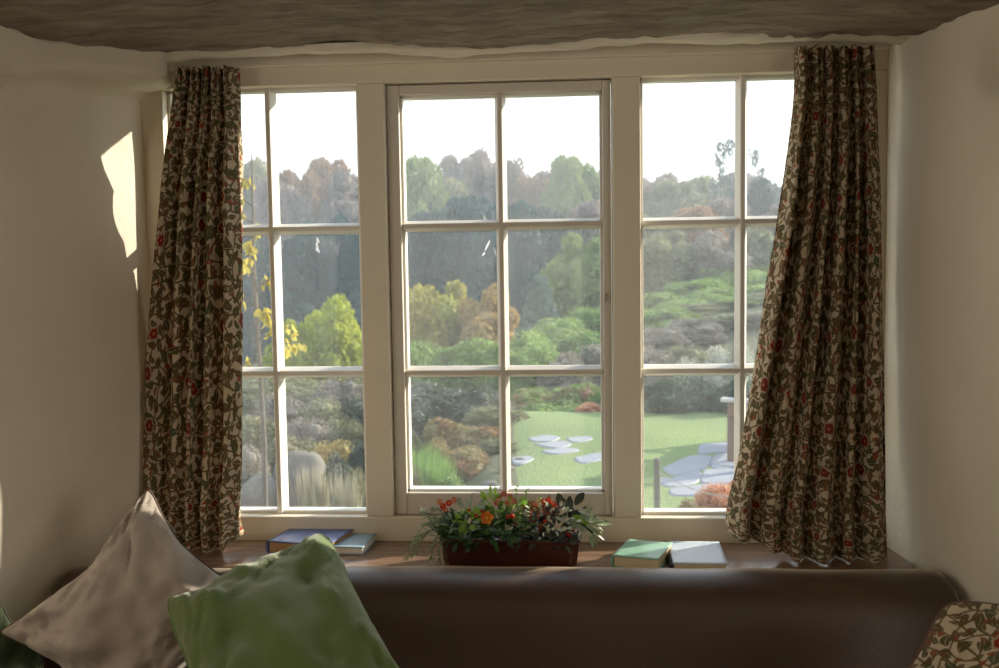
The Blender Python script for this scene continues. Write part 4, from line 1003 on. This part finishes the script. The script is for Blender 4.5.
plant('grass_tuft', 'tuft', 'grass', 424, 444, 8.6, 60, 'fresh green grass clump in the lower left pane of the middle window', 'grass')
plant('grass_tuft', 'tuft', 'grass', 440, 456, 8.2, 46, 'shorter grass clump beside the tall one', 'grass')
plant('grass_tuft', 'tuft', 'dry', 312, 462, 7.5, 46, 'pale dry grass in front of the grey boulder', 'grass')
plant('grass_tuft', 'tuft', 'dry', 345, 470, 7.4, 46, 'pale dry grass to the right, at the window post', 'grass')
plant('bush', 'mound2', 'darkp', 336, 446, 8.2, 44, 'dark bush right of the grey boulder', sb)
plant('bush', 'mound', 'heathero', 355, 462, 7.9, 36, 'small olive bush beside the dark one', sb)

# sapling with large yellow leaves close to the left window
p0 = onY(262, 470, 6.0); g0 = gz(p0.x, 6.0); sap = empty('sapling', (p0.x, 6.0, g0-0.03)); tag(sap, 'young tree with large yellow autumn leaves near the left window', 'tree')
b = MB(); htop = onY(262, 150, 6.0).z-g0; b.tube([(0, 0, 0), (0.02, 0, htop*.4), (-0.01, 0, htop*.75), (0, 0, htop)], [0.022, 0.017, 0.012, 0.004], 8)
r_ = random.Random(9); tips = []
for i in range(12):
    z = htop*(0.56+0.035*i); a = r_.uniform(0, 2*PI); l = r_.uniform(0.12, 0.34)-0.012*i
    e_ = (math.cos(a)*l, math.sin(a)*l, z+0.03); b.tube([(0, 0, z-0.05), (e_[0]*.5, e_[1]*.5, z+0.02), e_], [0.006, 0.004, 0.002], 5); tips.append(e_)
b.build('trunk', bark, sap)
b = MB()
for e_ in tips:
    for i in range(17):
        q = Vector(e_)*1.0; q = Vector((e_[0]*r_.uniform(0.3, 1.15), e_[1]*r_.uniform(0.3, 1.15), e_[2]+r_.uniform(-0.04, 0.03)))
        b.leaf(q, (r_.uniform(-1, 1), r_.uniform(-1, 1), -1.1), (r_.uniform(-1, 1), r_.uniform(-1, 1), 0.5), r_.uniform(0.045, 0.075), 0.036, 0.5, 0.2, 4)
b.build('foliage', FM['yleaf'], sap, smooth=True)

# the moist air over the garden
hz = bpy.data.materials.new('garden_haze'); hz.use_nodes = True; hz.node_tree.nodes.remove(hz.node_tree.nodes['Principled BSDF'])
vs_ = hz.node_tree.nodes.new('ShaderNodeVolumeScatter'); vs_.inputs['Color'].default_value = (0.80, 0.90, 1.0, 1); vs_.inputs['Density'].default_value = 0.0050; vs_.inputs['Anisotropy'].default_value = 0.35
hz.node_tree.links.new(vs_.outputs[0], hz.node_tree.nodes['Material Output'].inputs['Volume'])
mb = MB(); mb.box(-70, 70, 5, 70, -3.0, 12.0); hb_ = mb.build('haze', hz); tag(hb_, 'thin pale autumn haze over the garden', 'haze', kind='stuff')

# stones
def stone(name, pts_px, z, label, cat, mat, th=0.05, grp=None, seed=0):
    c = [onZ(u, v, z) for (u, v) in pts_px]; cx = sum((p for p in c), Vector())/len(c)
    r_ = random.Random(seed); b = MB(); n = len(c)*4; P = catmull([(p.x-cx.x, p.y-cx.y, 0) for p in c+[c[0]]], 4)[:-1]
    n = len(P); b.v += [(p.x, p.y, -th) for p in P]+[(p.x, p.y, 0.0) for p in P]+[(p.x*0.93, p.y*0.93, 0.012) for p in P]+[(0, 0, 0.014)]
    for k_ in range(2):
        b.f += [(k_*n+i, k_*n+(i+1) % n, (k_+1)*n+(i+1) % n, (k_+1)*n+i) for i in range(n)]
    b.f += [(2*n+i, 2*n+(i+1) % n, 3*n) for i in range(n)]
    o = b.build(name, mat, smooth=False); o.location = (cx.x, cx.y, gz(cx.x, cx.y)+0.012); return tag(o, label, cat, grp)
flag = simple('grey_blue_flagstone', (0.20, 0.21, 0.24), (0.29, 0.30, 0.33), 4, 0.7, 0.3, 20)
pg = 'flagstones of the patio'
fl = [
 ((662, 470), (690, 458), (712, 458), (706, 470), (676, 478), 'leftmost flagstone of the patio behind the wooden post'),
 ((714, 457), (740, 455), (744, 468), (712, 470), 'flagstone directly under the bench leg'),
 ((746, 455), (790, 455), (792, 468), (748, 469), 'patio flagstone behind the right glazing bar'),
 ((655, 480), (674, 480), (700, 473), (698, 484), (668, 489), 'flagstone in front of the leftmost one'),
 ((704, 472), (738, 471), (740, 484), (702, 485), 'flagstone in the middle of the patio'),
 ((742, 471), (790, 470), (792, 486), (744, 486), 'patio flagstone hidden behind the right curtain'),
 ((700, 446), (735, 444), (738, 453), (716, 455), (698, 455), 'rearmost flagstone by the lawn edge'),
 ((668, 492), (700, 487), (724, 487), (722, 496), (676, 498), 'front flagstone of the patio, nearest the orange heather')]
for i, f_ in enumerate(fl): stone('flagstone', f_[:-1], -0.45, f_[-1], 'flagstone', flag, grp=pg, seed=i)
sg = 'stepping stones across the lawn'
ss = [
 ((528, 440), (546, 437), (560, 439), (552, 443), (534, 443), 'rear left stepping stone, under the shrubs'),
 ((534, 446), (562, 443), (572, 446), (556, 450), 'second stepping stone from the shrubs'),
 ((566, 440), (588, 438), (592, 441), (574, 444), 'small stepping stone at the back right'),
 ((540, 453), (566, 450), (580, 452), (556, 456), 'narrow middle stepping stone'),
 ((574, 460), (596, 455), (606, 456), (604, 461), (582, 465), 'largest pale stepping stone at the right of the pane'),
 ((512, 460), (528, 458), (534, 461), (524, 465), (514, 465), 'stepping stone beside the central glazing bar')]
for i, f_ in enumerate(ss): stone('stepping_stone', f_[:-1], -0.45, f_[-1], 'stepping stone', flag, grp=sg, seed=20+i)
def boulder(u, v, Y, r_, sq, label, mat, seed):
    p = onY(u, v, Y); b = MB(); b.blob((0, 0, 0), r_, sq, 24, 16)
    b.v = [tuple(Vector(q)*(1+0.22*nz(q[0], q[1], q[2]+seed, 1.4/r_)+0.07*nz(q[0], q[1], q[2]+seed, 5/r_))) for q in b.v]
    g_ = gz(p.x, Y); o = b.build('boulder', mat, smooth=True); o.location = (p.x, Y, g_+r_*sq[2]*0.75); return tag(o, label, 'boulder')
rock = simple('grey_stone', (0.09, 0.085, 0.075), (0.20, 0.185, 0.16), 3, 0.9, 0.4, 12)
boulder(303, 470, 8.7, 0.30, (0.95, 0.8, 1.05), 'large rounded grey boulder low in the left window', rock, 1)
boulder(262, 480, 8.5, 0.22, (1, 0.8, 1.0), 'grey boulder behind the glazing bar of the left window', rock, 2)
boulder(490, 486, 8.0, 0.05, (1.4, 1, 0.6), 'small pale rock just above the trough', rock, 3)
boulder(507, 470, 8.6, 0.05, (1.4, 1, 0.6), 'small rock edging the lawn behind the central glazing bar', rock, 4)
boulder(520, 468, 9.0, 0.04, (1.4, 1, 0.6), 'small brownish rock at the left edge of the lawn', rock, 5)

# bench
bw = simple('weathered_bench_wood', (0.16, 0.09, 0.07), (0.26, 0.17, 0.13), 8, 0.7, 0.3, 40)
bt = simple('sun_bleached_wood', (0.42, 0.40, 0.38), (0.52, 0.50, 0.48), 8, 0.7, 0.3, 40)
bl = 1.4
q = onZ(727, 464, -0.45); th_ = math.radians(-112); aw = -Vector((math.cos(th_), math.sin(th_), 0))
bn = empty('garden_bench', (q.x+aw.x*bl, q.y+aw.y*bl, gz(q.x, q.y)+0.004), th_); tag(bn, 'wooden garden bench with pale arm rest standing on the patio at the right', 'bench')
for x in (0.0, bl-0.06):
    b = MB(); b.box(x, x+0.06, 0, 0.06, 0.0, 0.55); b.build('leg', bw, bn, bevel=0.004)
    b = MB(); b.box(x, x+0.06, 0.5, 0.56, 0.0, 0.90); b.build('leg', bw, bn, bevel=0.004)
    b = MB(); b.box(x-0.02, x+0.08, -0.06, 0.52, 0.55, 0.585); b.build('armrest', bt, bn, bevel=0.008)
for x in (0.0, bl-0.06):
    b = MB(); b.box(x+0.015, x+0.045, 0.05, 0.51, 0.33, 0.38); b.box(x+0.015, x+0.045, 0.05, 0.51, 0.12, 0.15); b.build('side_rail', bt, bn, bevel=0.003)
b = MB()
for i in range(5): b.box(-0.0, bl, 0.02+i*0.10, 0.10+i*0.10, 0.40, 0.425)
b.build('seat', bw, bn, bevel=0.004)
b = MB(); b.box(0.05, bl-0.05, 0.005, 0.045, 0.33, 0.40); b.build('seat_rail', bw, bn)
b = MB(); b.box(0.05, bl-0.05, 0.505, 0.545, 0.82, 0.90); b.box(0.05, bl-0.05, 0.505, 0.545, 0.48, 0.53)
for i in range(11): b.box(0.1+i*0.12, 0.15+i*0.12, 0.515, 0.535, 0.52, 0.83)
b.build('backrest', bw, bn)
# fence posts with a slack wire
pw = simple('grey_post_wood', (0.12, 0.11, 0.10), (0.2, 0.19, 0.17), 8, 0.9, 0.3, 40)
q = onY(657, 480, 7.2); g_ = gz(q.x, 7.2); ph_ = onY(657, 458, 7.2).z-g_
def post(x, y, lab):
    b = MB(); b.tube([(0, 0, -0.05), (0, 0, ph_-0.02), (0, 0, ph_)], [0.024, 0.024, 0.016], 12); o = b.build('fence_post', pw, smooth=False); o.location = (x, y, gz(x, y)); return tag(o, lab, 'post')
post(q.x, 7.2, 'short wooden post in front of the patio'); x2 = q.x+0.75; post(x2, 6.6, 'short wooden post hidden behind the right curtain')
b = MB(); pts = []
for i in range(13):
    t_ = i/12; pts.append((q.x+(x2-q.x)*t_, 7.2-0.6*t_, g_+ph_*0.75-0.10*math.sin(PI*t_)))
b.tube(pts, 0.004, 6); tag(b.build('fence_wire', simple('dull_wire', (0.4, 0.38, 0.36), rough=0.4)), 'slack wire strung from the short wooden post', 'wire')
